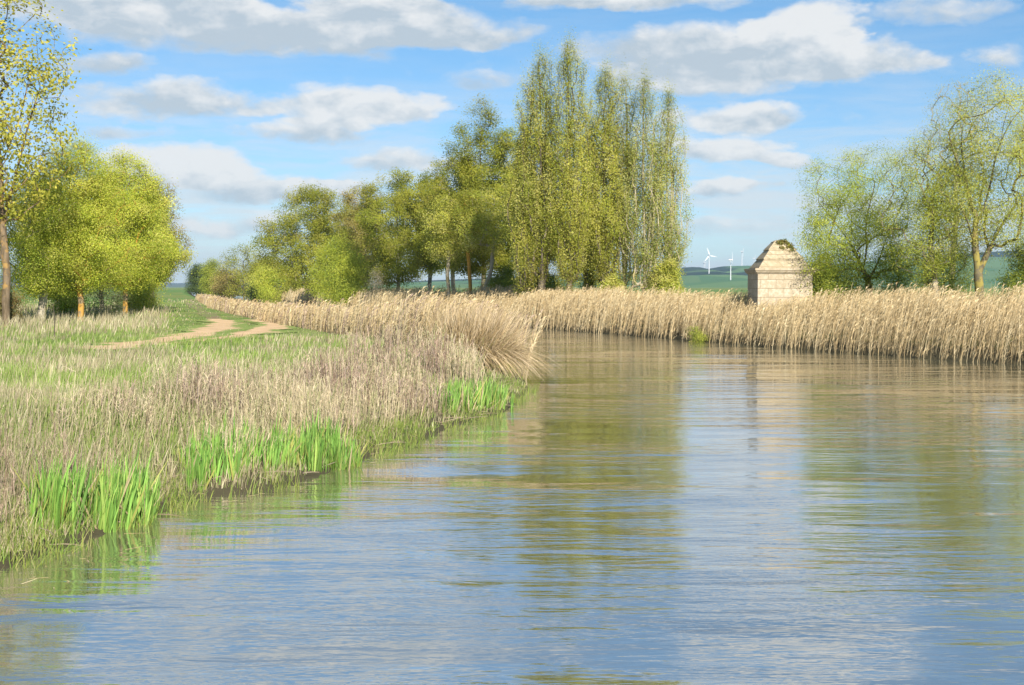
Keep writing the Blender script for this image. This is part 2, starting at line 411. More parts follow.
iris(437, 512, 424, 409, 900, .62, 'smallest and farthest clump of bright green sword leaves, in front of the golden tussock', 43, .7)

# ---- dead weeds in a band on the near bank
rng = np.random.default_rng(61)
def weeds(G, P, z, H, W, cols, rng, twigs=9, lean=.17):
    n = len(P); base = np.concatenate([P, z[:, None]-.04], 1); c = pal(rng, n, cols, .16); st_ = vnoise(P[:, 0]*.9, P[:, 1]*.55, 55) < rng.uniform(.42, .78, n); c[st_] = pal(rng, int(st_.sum()), [(.52, .44, .28), (.44, .36, .22), (.34, .34, .16), (.60, .50, .34)], .14)
    d = rdir(rng, n, lean, (.03, 0)); bd = horiz(rng, n, .16)
    strips(G, base, d, H, bd, .0075*W, 3, c*.85, c, [1, .9, .7, .5], rng=rng)
    for k in range(twigs):
        mm = np.nonzero(rng.random(n) < .8)[0]; t = rng.uniform(.25, .98, len(mm))
        b0 = base[mm]+d[mm]*(H[mm]*t)[:, None]+bd[mm]*(H[mm]*t*t)[:, None]
        ld = d[mm]*rng.uniform(.3, 1, (len(mm), 1))+horiz(rng, len(mm), .9)
        strips(G, b0, ld, H[mm]*rng.uniform(.10, .24, len(mm)), horiz(rng, len(mm), .4), .007*W[mm], 2, c[mm], c[mm]*1.1, [1, .8, .4], rng=rng)
P = np.concatenate([along(rng, 20000, LEFT, 8, 33, .40, 3.2, 1, .9, 1.1), along(rng, 1600, LEFT, 29, 37, .1, 2.6, 1, 1)])
z, dl, dr, ins = height(P, True); D = np.hypot(P[:, 0], P[:, 1])
dens = fbm(P[:, 0]/1.1, P[:, 1]/1.4, 2, 77)
xw = 512+F*P[:, 0]/np.maximum(P[:, 1], 1)
kp = ~((xw > 476) & (P[:, 1] > 30)) & (rng.random(len(P)) < np.clip(.20+1.6*(dens-.38), .08, .9)*(1-.7*sstep(2.2, 4.2, dl))); P, z, dl, D, dens = P[kp], z[kp], dl[kp], D[kp], dens[kp]
H = (.55+.7*(dens-.45)+rng.normal(0, .13, len(P)))*(.55+.45*sstep(.1, .9, dl))*(1-.25*sstep(2, 4, dl))+sstep(28, 33, D)*.30
G = Geo(); weeds(G, P, z, np.clip(H, .2, 1.6), np.clip(D/15, 1, 3), PINK, rng)
tag(G.build('dead_weeds', M_REED), 'tangle of brown and mauve dead weed stalks on the slope of the near bank', 'dead weeds', kind='stuff')
# broken straw lying along the water
G = Geo(); P = along(rng, 500, LEFT, 8, 36, .0, .9, 1, .9); z = np.maximum(height(P), 0)
dd = rng.normal(0, 1, (500, 3))*np.array([1, 1, .5]); dd /= np.linalg.norm(dd, axis=1)[:, None]; dd[:, 2] = np.abs(dd[:, 2])
strips(G, np.concatenate([P, z[:, None]+.02], 1), dd, rng.uniform(.12, .45, 500), horiz(rng, 500, .5), .009, 3, pal(rng, 500, PINK), pal(rng, 500, PINK), [1, 1, .8, .4], side=np.tile([0., 0, 1], (500, 1)))
tag(G.build('straw_litter', M_REED), 'broken dry stalks lying over each other at the foot of the near bank', 'dead stalks', kind='stuff')

G = Geo(); n = 90; P = along(rng, n, LEFT, 9, 36, -1.6, -.15, 1, .9, .6); dd = rng.normal(0, 1, (n, 3))*np.array([1, 1, 0]); dd /= np.linalg.norm(dd, axis=1)[:, None]
strips(G, np.concatenate([P, np.full((n, 1), .006)], 1), dd, rng.uniform(.04, .22, n), horiz(rng, n, .2)*np.array([1, 1, 0]), .012, 2, pal(rng, n, STRAW), pal(rng, n, STRAW), [1, 1, .6], side=np.stack([-dd[:, 1], dd[:, 0], dd[:, 2]+.15], 1))
tag(G.build('floating_straw', M_REED), 'bits of straw drifting on the water beside the near bank', 'floating straw', kind='stuff')
# ---- meadow grasses, near bank
rng = np.random.default_rng(71)
n = 290000
P = scatter(rng, n, -260, 560, 7.5, 190, 1.9)
z, dl, dr, ins = height(P, True); D = P[:, 1]
ok = (~ins) & (dl < dr) & (dl > .05); P, z, dl, D = P[ok], z[ok], dl[ok], D[ok]
td = track_d(P); xp = 512+F*P[:, 0]/P[:, 1]
shortz = sstep(44, 52, D)*sstep(120, 200, xp+ (D-60)*-.6) * 1.0
pale = sstep(46, 60, D)*(1-sstep(150, 185, xp))*(D < 110)
ok = (td > .55+.9*(vnoise(P[:, 0]*1.3, P[:, 1]*.6, 8)-.5)) | (rng.random(len(P)) < .12)
P, z, dl, D, xp, shortz, pale = P[ok], z[ok], dl[ok], D[ok], xp[ok], shortz[ok], pale[ok]; n = len(P)
gn = fbm(P[:, 0]/2.2, P[:, 1]/3.4, 3, 91); gn2 = fbm(P[:, 0]/.7, P[:, 1]/.9, 2, 95)
pg = np.clip(.90+1.9*(gn-.5)+.8*(gn2-.5), .3, .97); pg = pg*(1-.65*pale); pg = np.maximum(pg, shortz*.93*(pale < .5))
pg = pg*(.75+.25*sstep(1.5, 5, dl))
green = rng.random(n) < pg
c = np.where(green[:, None], pal(rng, n, [(.25, .35, .07), (.32, .41, .11), (.20, .30, .06), (.36, .42, .15)], .14), pal(rng, n, [(.52, .45, .27), (.42, .35, .22), (.60, .53, .35), (.36, .31, .18)], .16))
H = np.where(green, rng.uniform(.16, .36, n), rng.uniform(.26, .52, n))*np.interp(D, [12, 22, 35], [1., .85, .7])
H = H*(1-shortz*.66*(pale < .5))*(1+.9*pale)*(.45+.55*sstep(0, 1.0, dl))
c = c*(.70+.48*fbm(P[:, 0]/1.3, P[:, 1]/2.0, 2, 64))[:, None]
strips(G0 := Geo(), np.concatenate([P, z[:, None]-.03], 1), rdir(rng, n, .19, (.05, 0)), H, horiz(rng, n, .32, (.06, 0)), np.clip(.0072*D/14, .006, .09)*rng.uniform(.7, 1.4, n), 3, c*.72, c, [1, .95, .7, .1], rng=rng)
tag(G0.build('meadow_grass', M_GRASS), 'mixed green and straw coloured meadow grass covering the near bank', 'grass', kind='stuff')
# low green sprigs in the shallows
G = Geo(); n = 11000; P = along(rng, n, LEFT, 8, 36, -.30, .55, 1, .9); z = np.maximum(height(P), -.02)
cl = fbm(P[:, 0]*1.6, P[:, 1]*1.6, 2, 13) > .47; P, z = P[cl], z[cl]; n = len(P)
c = pal(rng, n, [(.20, .30, .05), (.28, .34, .06), (.34, .34, .12), (.14, .20, .05)])
strips(G, np.concatenate([P, z[:, None]-.02], 1), rdir(rng, n, .35, (.15, -.1)), rng.uniform(.08, .36, n), horiz(rng, n, .4), .011, 3, c*.8, c, rng=rng)
tag(G.build('marsh_grass', M_GRASS), 'short yellow green marsh grass fringing the near water line', 'grass', kind='stuff')
# grass behind the far reeds
rng = np.random.default_rng(73); n = 30000
P = scatter(rng, n, 430, 1250, 48, 160, 1.8); z, dl, dr, ins = height(P, True)
ok = (~ins) & (dr < dl) & (dr > 3); P, z = P[ok], z[ok]; n = len(P)
c = pal(rng, n, [(.19, .27, .06), (.25, .31, .08), (.45, .38, .22), (.33, .32, .13)], .14)
strips(G0 := Geo(), np.concatenate([P, z[:, None]-.03], 1), rdir(rng, n, .2), rng.uniform(.2, .6, n), horiz(rng, n, .3), .05, 2, c*.75, c, rng=rng)
tag(G0.build('meadow_grass', M_GRASS), 'green grass growing on the far bank behind the reeds', 'grass', kind='stuff')

# ------------------------------------------------------------------ trees
def tubes(G, p0, p1, r0, r1, k=6):
    n = len(p0); d = p1-p0; L = np.linalg.norm(d, axis=1); ok = L > 1e-5
    p0, p1, r0, r1, d, L = p0[ok], p1[ok], r0[ok], r1[ok], d[ok], L[ok]; n = len(p0)
    d = d/L[:, None]; ref = np.where(np.abs(d[:, [2]]) > .9, np.array([[1., 0, 0]]), np.array([[0., 0, 1]]))
    u = np.cross(d, ref); u /= np.linalg.norm(u, axis=1)[:, None]; v = np.cross(d, u)
    a = np.arange(k)*PI2/k
    ring = u[:, None, :]*np.cos(a)[None, :, None]+v[:, None, :]*np.sin(a)[None, :, None]
    A = p0[:, None, :]-d[:, None, :]*r0[:, None, None]*.15+ring*r0[:, None, None]; B = p1[:, None, :]+d[:, None, :]*r1[:, None, None]*.15+ring*r1[:, None, None]
    V = np.concatenate([A, B], 1).reshape(-1, 3)
    j = np.arange(k); j2 = (j+1) % k; o = (np.arange(n)*2*k)[:, None]
    Q = np.stack([o+j, o+j2, o+k+j2, o+k+j], -1).reshape(-1, 4)
    G.add(V, Q, (1, 1, 1))
def tree_skeleton(rng, mains, attr, zs=1.0, upreq=0., jit=.10, minr=.010, trunk_r=.2, e=2.35):
    """mains: polylines (first is the trunk; the others start at a point on an earlier one). attr: branch tips."""
    pos = []; par = []
    def addp(p, q): pos.append(np.array(p, float)); par.append(q); return len(pos)-1
    for mi, L in enumerate(mains):
        L = catmull(L, 4) if len(L) > 2 else np.array(L, float)
        if mi == 0: cur = addp(L[0], -1)
        else:
            A = np.array(pos); cur = int(np.argmin(((A-L[0])**2).sum(1)))
        for p in L[1:]:
            k = max(1, int(np.linalg.norm(p-pos[cur])/.6)); s = pos[cur].copy()
            for i in range(k):
                cur = addp(s+(p-s)*((i+1)/k)+rng.normal(0, jit*.25, 3)*(i < k-1), cur)
    nm = len(pos); zmin = min(p[2] for p in pos[1:]) if nm > 1 else 0
    cb = np.array(mains[0][-1] if len(mains) == 1 else mains[0][min(1, len(mains[0])-1)], float)
    o = np.argsort(((attr-np.array([0, 0, attr[:, 2].min()]))**2*np.array([1, 1, .5])).sum(1)); attr = attr[o]
    tips = []; ztr = attr[:, 2].min()
    for a in attr:
        A = np.array(pos); d = a-A
        cst = np.sqrt(d[:, 0]**2+d[:, 1]**2+(d[:, 2]*zs)**2)
        cst = cst+np.where(d[:, 2] < upreq*np.hypot(d[:, 0], d[:, 1])-.05, 2.5, 0)+np.where(A[:, 2] < ztr*.6, 3, 0)
        q = int(np.argmin(cst)); ln = np.linalg.norm(d[q])
        if ln < .15: tips.append(q); continue
        pp = par[par[q]] if par[q] > 0 else par[q]; pd = pos[q]-pos[pp] if pp >= 0 else np.array([0, 0, 1.]); pd = pd/(np.linalg.norm(pd)+1e-9)
        k = max(2, int(ln/.45)); c1 = pos[q]+(pd*.45+d[q]/ln*.55)*ln*.42+np.array([0, 0, .05*ln]); s = pos[q].copy(); cur = q
        for i in range(1, k+1):
            t = i/k; p = s*(1-t)**2+2*c1*t*(1-t)+a*t*t
            cur = addp(p+rng.normal(0, jit*.5, 3)*(i < k), cur)
        tips.append(cur)
    pos = np.array(pos); par = np.array(par); n = len(pos)
    acc = np.zeros(n); nch = np.zeros(n, int)
    for i in range(n-1, 0, -1):
        if acc[i] == 0: acc[i] = minr**e
        acc[par[i]] += acc[i]; nch[par[i]] += 1
    r = acc**(1/e); s = (trunk_r/r[0]); big = sstep(minr, r[0], r)**.5
    r = r*(1+(s-1)*big)
    depth = np.zeros(n, int)
    return pos, par, r, np.array(tips)
def skin(G, pos, par, r, k=6, flare=1.35):
    i = np.arange(1, len(pos)); q = par[i]
    mx = np.zeros(len(pos)); np.maximum.at(mx, q, r[i])
    r0 = np.where(r[i] >= mx[q]*.98, r[q], np.minimum(r[q]*.85, r[i]*1.3)); 
    r0 = np.where(q == 0, r[q]*flare, np.minimum(r0, r[i]*1.6))
    big = r[i] > .035
    if big.any(): tubes(G, pos[q[big]], pos[i[big]], r0[big], r[i][big], k+2)
    if (~big).any(): tubes(G, pos[q[~big]], pos[i[~big]], r0[~big], r[i][~big], 3)
def leaves(G, rng, cen, per, sig, size, cols, jit=.07, up=.3, cjit=.11, asp=.62, zsig=.8):
    n = len(cen); m = n*per
    ctr = np.repeat(cen, per, 0)+rng.normal(0, 1, (m, 3))*np.array([sig, sig, sig*zsig])
    o_ = ctr-cen.mean(0); o_ /= (np.abs(o_).mean()*1.6+1e-6); nrm = rng.normal(0, .70, (m, 3))+o_*.6+np.array([.15, -.5, .3]); nrm[:, 2] += up; nrm /= np.linalg.norm(nrm, axis=1)[:, None]
    t = np.cross(nrm, rng.normal(0, 1, (m, 3))); t /= np.linalg.norm(t, axis=1)[:, None]; b_ = np.cross(nrm, t)
    s = size*rng.uniform(.6, 1.3, (m, 1))*.5
    V = np.stack([ctr-t*s, ctr+b_*s*asp-t*s*.1, ctr+t*s, ctr-b_*s*asp-t*s*.1], 1).reshape(-1, 3)
    Q = np.arange(m*4).reshape(m, 4)
    cc = np.repeat(pal(rng, n, cols, cjit), per, 0)*(1+rng.normal(0, jit, (m, 1))); hue = rng.normal(0, .04, (m, 1))
    cc = cc*np.concatenate([1+hue, np.ones((m, 1)), 1-hue], 1)
    G.add(V, Q, np.repeat(np.clip(cc, .005, .8), 4, 0))
def envelope(rng, n, z0, z1, R, prof, lump=.35, outer=.55, cx=0, cy=0, seed=0, lobes=3., leanx=0.):
    s = rng.random(n*3); th = rng.uniform(0, PI2, n*3)
    pr = prof(s); keep = rng.random(n*3) < np.clip(pr, .1, 1)**(.6 if prof is popl else 1.2); s, th, pr = s[keep][:n], th[keep][:n], pr[keep][:n]
    lm = 1+lump*2*(vnoise(th*lobes/pi+seed*7.3, s*lobes*1.3+seed, seed)-.5)
    rr = rng.random(len(s))**outer*R*pr*lm
    return np.stack([cx+rr*np.cos(th)+leanx*s*(z1-z0), cy+rr*np.sin(th), z0+s*(z1-z0)], 1)
def egg(s, lo=.38): return np.where(s < lo, np.sqrt(np.clip(1-((lo-s)/lo)**2*.85, 0, 1)), np.sqrt(np.clip(1-((s-lo)/(1-lo))**2, 0, 1)))
def cone(s): return np.where(s < .25, .6+1.6*s, 1.0-(np.clip(s-.25, 0, 1)/.75)**1.9*.86)
def popl(s): return np.where(s < .35, .50+1.43*s, np.clip(1-((s-.35)/.65)**3.2, 0, 1)**.75*.95+.05)
LIME = [(0.448, 0.492, 0.056), (0.526, 0.546, 0.072), (0.358, 0.427, 0.049), (0.56, 0.546, 0.123)]
OLIVE = [(0.271, 0.286, 0.032), (0.337, 0.342, 0.041), (0.214, 0.243, 0.028), (0.37, 0.351, 0.057)]
MIDG = [(0.329, 0.383, 0.053), (0.429, 0.449, 0.066), (0.257, 0.31, 0.046)]
POPC = [(0.425, 0.444, 0.067), (0.526, 0.505, 0.096), (0.338, 0.37, 0.053), (0.575, 0.543, 0.163)]
POPG = [(0.454, 0.454, 0.134), (0.389, 0.418, 0.096), (0.497, 0.489, 0.192), (0.324, 0.372, 0.067)]
WILL = [(0.453, 0.501, 0.055), (0.536, 0.559, 0.082), (0.357, 0.419, 0.046), (0.263, 0.327, 0.046)]
ASHC = [(0.464, 0.488, 0.088), (0.383, 0.42, 0.079), (0.535, 0.523, 0.141)]
RUST = [(.34, .29, .08), (.38, .30, .11), (.28, .26, .06)]
DARKG = [(.08, .12, .035), (.11, .15, .04)]

def tree(name, x, Yd, label, cat='tree', group=None, top=None, h=None, R=2.5, z0=2., prof=egg, natt=170, per=60, sig=.38, size=.16, cols=LIME, bark=M_BARK_GREY, tr=.16,
         mains=None, seed=1, zs=1., upreq=0., lump=.35, outer=.5, cx=0., cy=0., leanx=0., twig=None, extra=None, k=6, up=.3, lobes=3., trunklean=.0, mid=.35, bare=0., minr=.010, jit=.10):
    rng = np.random.default_rng(seed); per = int(per*4.2*(1-.3*(bare > 0))); natt = int(natt*1.2); size = size*.60
    X = gx(x, Yd); zg = float(height(np.array([[X, Yd]]))[0])
    if h is None: h = gh(top, Yd)-zg
    root = empty(name, (X, Yd, zg-.05)); tag(root, label, cat, group)
    if mains is None:
        hh = z0+(h-z0)*(.86 if prof in (popl, cone) else .60); n = 6
        mains = [[(trunklean*t*hh+rng.normal(0, .09)*(t > 0)+cx*t*t, rng.normal(0, .09)*(t > 0)+cy*t*t, hh*t) for t in np.linspace(0, 1, n)]]
    A = envelope(rng, natt, z0, h, R, prof, lump, outer, cx, cy, seed, lobes, leanx)
    if extra is not None: A = np.concatenate([A, np.array(extra, float)])
    pos, par, r, tips = tree_skeleton(rng, mains, A, zs, upreq, jit, trunk_r=tr, minr=minr)
    G = Geo(); skin(G, pos, par, r, k); G.build('trunk', bark, root, smooth=True)
    G = Geo()
    cen = pos[tips]; lf = rng.random(len(cen)) >= bare; cen = cen[lf]
    pm = (pos[par[tips]]+cen.mean()*0)[lf]
    leaves(G, rng, cen, per, sig, size, cols, up=up, zsig=3.2 if prof is popl else .8)
    sel = rng.random(len(pm)) < mid+.3
    leaves(G, rng, pm[sel], max(3, int(per*.5)), sig*.9, size*.9, cols, up=up)
    G.build('crown', M_LEAF, root)
    return root
def bush(name, x, Yd, top, wpx, label, cols, seed, size=.14, per=60, natt=60, cat='bush', bark=M_BARK_DARK, group=None, bare=0., z0=.3):
    R = wpx/2/F*Yd
    rng = np.random.default_rng(seed+900)
    X = gx(x, Yd); zg = float(height(np.array([[X, Yd]]))[0]); h = gh(top, Yd)-zg
    mains = [[(0, 0, 0), (.05, 0, .3)]]+[[(0, 0, .15), (rng.normal(0, R*.3), rng.normal(0, R*.3), h*.4)] for _ in range(5)]
    return tree(name, x, Yd, label, cat, group, top=top, R=R, z0=z0, natt=natt, per=per, sig=R*.16+.08, size=size, cols=cols, bark=bark, tr=.06, mains=mains, seed=seed, bare=bare)

# --- Lombardy poplars on the far bank
GP = 'tall narrow poplars on the far bank'
for i, (x, top, Yd, R, cols, nt_, per, lab, bare) in enumerate([
    (527, 98, 99, 1.45, POPC, 230, 34, 'short leftmost poplar of the tall narrow group, leaning on its taller neighbour', 0),
    (541, 55, 98, 1.55, POPC, 330, 34, 'green poplar second from the left in the tall narrow group', 0),
    (570, 42, 96.5, 1.5, POPC, 360, 34, 'tallest poplar of the group, its thin top above all the others', 0),
    (590, 122, 101, 1.35, POPC, 230, 32, 'shorter poplar half hidden right of the tallest one', 0),
    (605, 71, 98, 1.55, POPC, 330, 34, 'green poplar with a dark trunk in the middle of the group', 0),
    (624, 75, 98.5, 1.3, POPG, 280, 30, 'slender poplar just right of the middle, thin grey green leaves', .08),
    (644, 78, 97, 1.45, POPG, 320, 32, 'pale sparse poplar second from the right of the group', .12),
    (667, 90, 98, 1.35, POPG, 320, 30, 'rightmost poplar, sparse and greyish with its pale stems showing', .15)]):
    rng = np.random.default_rng(300+i); X = gx(x, Yd); zg = .95; h = gh(top, Yd)-zg
    ms = [[(0, 0, 0), (.05, 0, .25*h), (rng.normal(0, .12), rng.normal(0, .1), .55*h), (rng.normal(0, .1), 0, .97*h)]]
    for q in range(4):
        a = rng.uniform(0, PI2); s0 = rng.uniform(.03, .2)*h; rr = R*rng.uniform(.35, .6)
        ms.append([(0, 0, s0), (cos(a)*rr*.7, sin(a)*rr*.7, s0+.2*h), (cos(a)*rr, sin(a)*rr, s0+rng.uniform(.45, .62)*h)])
    tree('poplar', x, Yd, lab, 'poplar', GP, h=h, R=R*1.17, z0=[1.6, 2.6, 2.2, 1.6, 2.6, 2.0, 1.6, 1.4][i], prof=popl, natt=int(nt_*1.1), per=int(per*.82), sig=.19, size=.165, cols=cols, bark=M_BARK_PALE if i > 4 else M_BARK_DARK, tr=.27, mains=ms, seed=300+i,
         zs=.30, upreq=1.2, lump=.30, outer=.6, lobes=4, bare=bare, minr=.012)

# --- mixed trees of the avenue, left of the poplars
GA = 'trees of the avenue along the far bank'
for i, (x, top, Yd, Rpx, z0, prof, cols, na_, per, lab) in enumerate([
    (482, 100, 122, 46, 3.0, cone, OLIVE, 300, 46, 'tall broad olive green tree with a pointed top, just left of the poplars'),
    (508, 128, 124, 32, 3.2, egg, MIDG, 200, 40, 'darker tree squeezed between the pointed tree and the poplars'),
    (455, 142, 132, 33, 3.4, egg, OLIVE, 200, 40, 'rounded olive tree against the left flank of the pointed tree'),
    (430, 172, 145, 36, 3.2, egg, OLIVE, 200, 38, 'dense olive tree between two taller crowns, trunks showing under it'),
    (398, 171, 160, 42, 2.0, egg, OLIVE, 240, 38, 'wide round topped olive tree behind the pale grey bush'),
    (366, 184, 176, 34, 2.0, egg, RUST, 170, 34, 'brownish green tree standing behind the lime green willow'),
    (318, 186, 205, 48, 1.6, egg, OLIVE, 330, 34, 'broad round tree at the left end of the big avenue trees, gaps in its crown'),
    (352, 200, 215, 30, 1.6, egg, OLIVE, 150, 34, 'smaller brown green crown on the right shoulder of the broad round tree'),
    (545, 200, 112, 26, 3.6, egg, POPC, 150, 40, 'low dark green tree under the two leftmost poplars'),
    (585, 215, 118, 24, 3.0, egg, MIDG, 120, 36, 'low dark green tree behind the trunks of the middle poplars')]):
    R = Rpx/F*Yd
    tree('broadleaf_tree', x, Yd, lab, 'tree', GA, top=top, R=R, z0=z0, prof=prof, natt=na_, per=per, sig=.055*R+.17, size=.22*Yd/140+.03, cols=cols, bark=M_BARK_GREY if i % 2 else M_BARK_PALE, tr=.20, seed=400+i, lump=.60, outer=.5, lobes=5.)
# extra trunks standing in the avenue (seen between reeds and crowns)
for i, (x, Yd, lean, lab) in enumerate([(447, 118, .02, 'slim avenue tree with a pale trunk below the pointed tree, left side'), (470, 116, -.05, 'slim avenue tree with an orange brown trunk directly under the pointed tree'),
                                        (484, 114, .16, 'slim avenue tree whose pale trunk leans to the right under the pointed tree'), (532, 110, .0, 'slim avenue tree with a dark trunk left of the first poplar trunks')]):
    tree('broadleaf_tree', x, Yd, lab, 'tree', GA, h=9.5, R=2.1, z0=4.4, natt=80, per=24, sig=.35, size=.2, cols=OLIVE if i % 2 else POPC, bark=[M_BARK_PALE, M_BARK_ORANGE, M_BARK_PALE, M_BARK_DARK][i], tr=.15, seed=440+i, trunklean=lean)
# far end of the avenue
GF = 'small far trees where the avenue ends'
for i, (x, top, Yd, Rpx, cols, lab, bare) in enumerate([
    (199, 264, 430, 12, DARKG, 'dark bluish tree, leftmost and farthest of the small trees', 0), (212, 259, 410, 12, MIDG, 'small green tree just right of the dark farthest one', 0),
    (244, 243, 330, 26, OLIVE, 'sparse spreading tree with bare limbs showing, among the small far trees', .35), (228, 268, 345, 14, RUST, 'low brownish tree in front of the sparse spreading one', 0),
    (262, 258, 300, 16, OLIVE, 'small olive tree right of the sparse spreading one', 0)]):
    tree('broadleaf_tree', x, Yd, lab, 'tree', GF, top=top, R=Rpx/F*Yd, z0=1.0, natt=130, per=26, sig=.75, size=.42, cols=cols, bark=M_BARK_DARK, tr=.25, seed=460+i, lump=.4, bare=bare, minr=.03)
bush('willow_bush', 277, 262, 258, 52, 'bright green bush at the foot of the broad round tree', LIME, 480, .32, 44, 110)
bush('dark_bush', 258, 270, 276, 22, 'very dark rounded bush left of the bright green bush', DARKG, 481, .3, 40, 50)
bush('willow_bush', 343, 168, 239, 60, 'lime green willow bush with a soft feathery outline in front of the broad round tree', WILL, 482, .22, 50, 150)
bush('bare_bush', 378, 150, 264, 24, 'greyish half bare bush right of the lime green willow', [(.28, .25, .18), (.24, .22, .14)], 483, .14, 22, 50, bare=.3, bark=M_BARK_PALE)
bush('understory_bush', 505, 116, 268, 40, 'dark green undergrowth below the trees left of the poplars', MIDG, 484, .2, 40, 70)
bush('understory_bush', 548, 112, 272, 30, 'green undergrowth around the dark poplar trunks', MIDG, 485, .2, 34, 50)
bush('understory_bush', 668, 96, 262, 30, 'yellow green suckers around the foot of the rightmost poplars', POPC, 486, .17, 44, 70)
bush('understory_bush', 612, 95, 274, 22, 'yellow green suckers around the middle poplar trunks', POPC, 487, .17, 40, 50)

# --- trees on the right, behind the reeds
def P3(x, y, Yd, dy=0.):   # local-free world point helper
    return np.array([gx(x, Yd), Yd+dy, gh(y, Yd)])
def mains_px(x0, Yd, lines):
    """limbs traced as photo columns/rows at depth Yd with their own depth offsets -> local coordinates"""
    X0 = gx(x0, Yd); zg = float(height(np.array([[X0, Yd]]))[0])
    return [[(gx(x, Yd)-X0, dy, gh(y, Yd)-zg if y < 900 else 0.) for x, y, dy in L] for L in lines], zg
Yd = 67
ms, zg = mains_px(869, Yd, [
    [(869, 999, 0), (869, 292, 0), (868, 278, 0)],
    [(869, 284, 0), (861, 262, .3), (852, 242, .5), (838, 220, .9), (822, 200, 1.0)],
    [(868, 280, 0), (876, 262, -.2), (882, 240, -.5), (892, 214, -.8), (905, 188, -.7), (912, 165, -.3)],
    [(864, 268, .2), (864, 245, -.4), (860, 220, -1), (866, 190, -1.2), (872, 165, -.6)],
    [(876, 272, -.1), (892, 268, -.8), (915, 262, -1.2)],
    [(852, 242, .5), (834, 240, 1), (815, 245, 1.1)]])
tree('willow_tree', 869, Yd, 'low spreading tree with several dark stems from one base, right of the stone hut', 'tree', 'trees behind the reeds on the right', top=143, R=3.3, z0=2.0, natt=420, per=44, jit=.03, minr=.006, extra=[(-3.4+q*.09, -1.9+.2*(q % 3), 2.4+.17*((q*7) % 9)) for q in range(14)], sig=.26, size=.10, cols=WILL+MIDG[:1], bark=M_BARK_YELLOW, tr=.17,
     mains=ms, seed=501, cx=-.25, lump=.32, outer=.45, bare=.05)
Yd = 60
ms, zg = mains_px(979, Yd, [
    [(979, 999, 0), (979, 290, 0), (977, 268, 0), (974, 240, 0), (975, 215, 0)],
    [(975, 215, 0), (970, 200, .2), (967, 180, .4), (965, 160, .5)],
    [(975, 225, 0), (982, 203, -.2), (987, 180, -.3), (991, 158, -.3), (1000, 135, -.2), (1012, 116, -.1), (1030, 100, 0)],
    [(978, 272, 0), (990, 248, .2), (1003, 224, .3), (1018, 203, .4), (1040, 180, .5)],
    [(990, 248, .2), (988, 230, .6), (993, 212, 1.0), (1003, 195, 1.3)],
    [(996, 147, -.25), (997, 125, -.5), (1003, 100, -.7)],
    [(1018, 200, .6), (1022, 175, .2), (1034, 150, 0)],
    [(965, 160, .5), (962, 135, .4), (966, 105, .2)], [(967, 180, .4), (955, 158, .2), (946, 132, 0)],
    [(972, 240, 0), (962, 222, -.6), (950, 205, -1.1)]])
tree('ash_tree', 979, Yd, 'big tree with thick yellow lichened limbs near the right edge, behind the reeds', 'tree', 'trees behind the reeds on the right', top=72, R=2.5, z0=3.4, natt=400, per=30, jit=.05, minr=.007, sig=.30, size=.11, cols=ASHC, bark=M_BARK_YELLOW, tr=.20,
     mains=ms, seed=502, cx=.6, lump=.35, outer=.42, bare=.10)
tree('ash_tree', 953, 74, 'thin leafed tree with grey twigs rising behind, left of the lichened tree', 'tree', 'trees behind the reeds on the right', top=80, R=2.2, z0=3.5, natt=300, per=16, sig=.26, size=.10, cols=[(.40, .40, .15), (.34, .36, .12)], bark=M_BARK_PALE, tr=.17, seed=503, lump=.4, outer=.45, bare=.2, minr=.013)
tree('willow_tree', 932, 61.5, 'yellow green willow between the many stemmed tree and the lichened tree', 'tree', 'trees behind the reeds on the right', top=126, R=2.0, z0=1.8, natt=260, per=24, sig=.27, size=.10, cols=[(.45, .48, .07), (.50, .50, .10), (.38, .42, .06)], bark=M_BARK_GREY, tr=.14, seed=504, lump=.38, outer=.45, prof=egg)
tree('ash_tree', 1062, 66, 'leafy tree cut by the right edge of the picture', 'tree', 'trees behind the reeds on the right', top=95, R=2.6, z0=2.6, natt=230, per=20, sig=.28, size=.11, cols=ASHC, bark=M_BARK_YELLOW, tr=.2, seed=505)
bush('green_bush', 828, 67, 250, 62, 'dark green bush between the stone hut and the many stemmed tree', MIDG, 506, .12, 44, 90)
bush('green_bush', 950, 64, 235, 62, 'pale yellow green bush at the foot of the lichened tree, left side', [(.38, .43, .09), (.32, .38, .08), (.44, .46, .13)], 507, .10, 28, 110)
bush('green_bush', 1022, 68, 238, 38, 'dark green bush at the right edge of the picture', MIDG, 508, .12, 40, 60)
bush('green_bush', 898, 69, 245, 60, 'mid green bush behind the stems of the many stemmed tree', [(.24, .31, .06), (.30, .36, .08)], 509, .11, 30, 70)
bush('weed_tuft', 697, 66.0, 326, 16, 'small green weedy tuft at the far water line, left of the stone hut', MIDG, 510, .07, 26, 22, cat='weed', z0=.1)

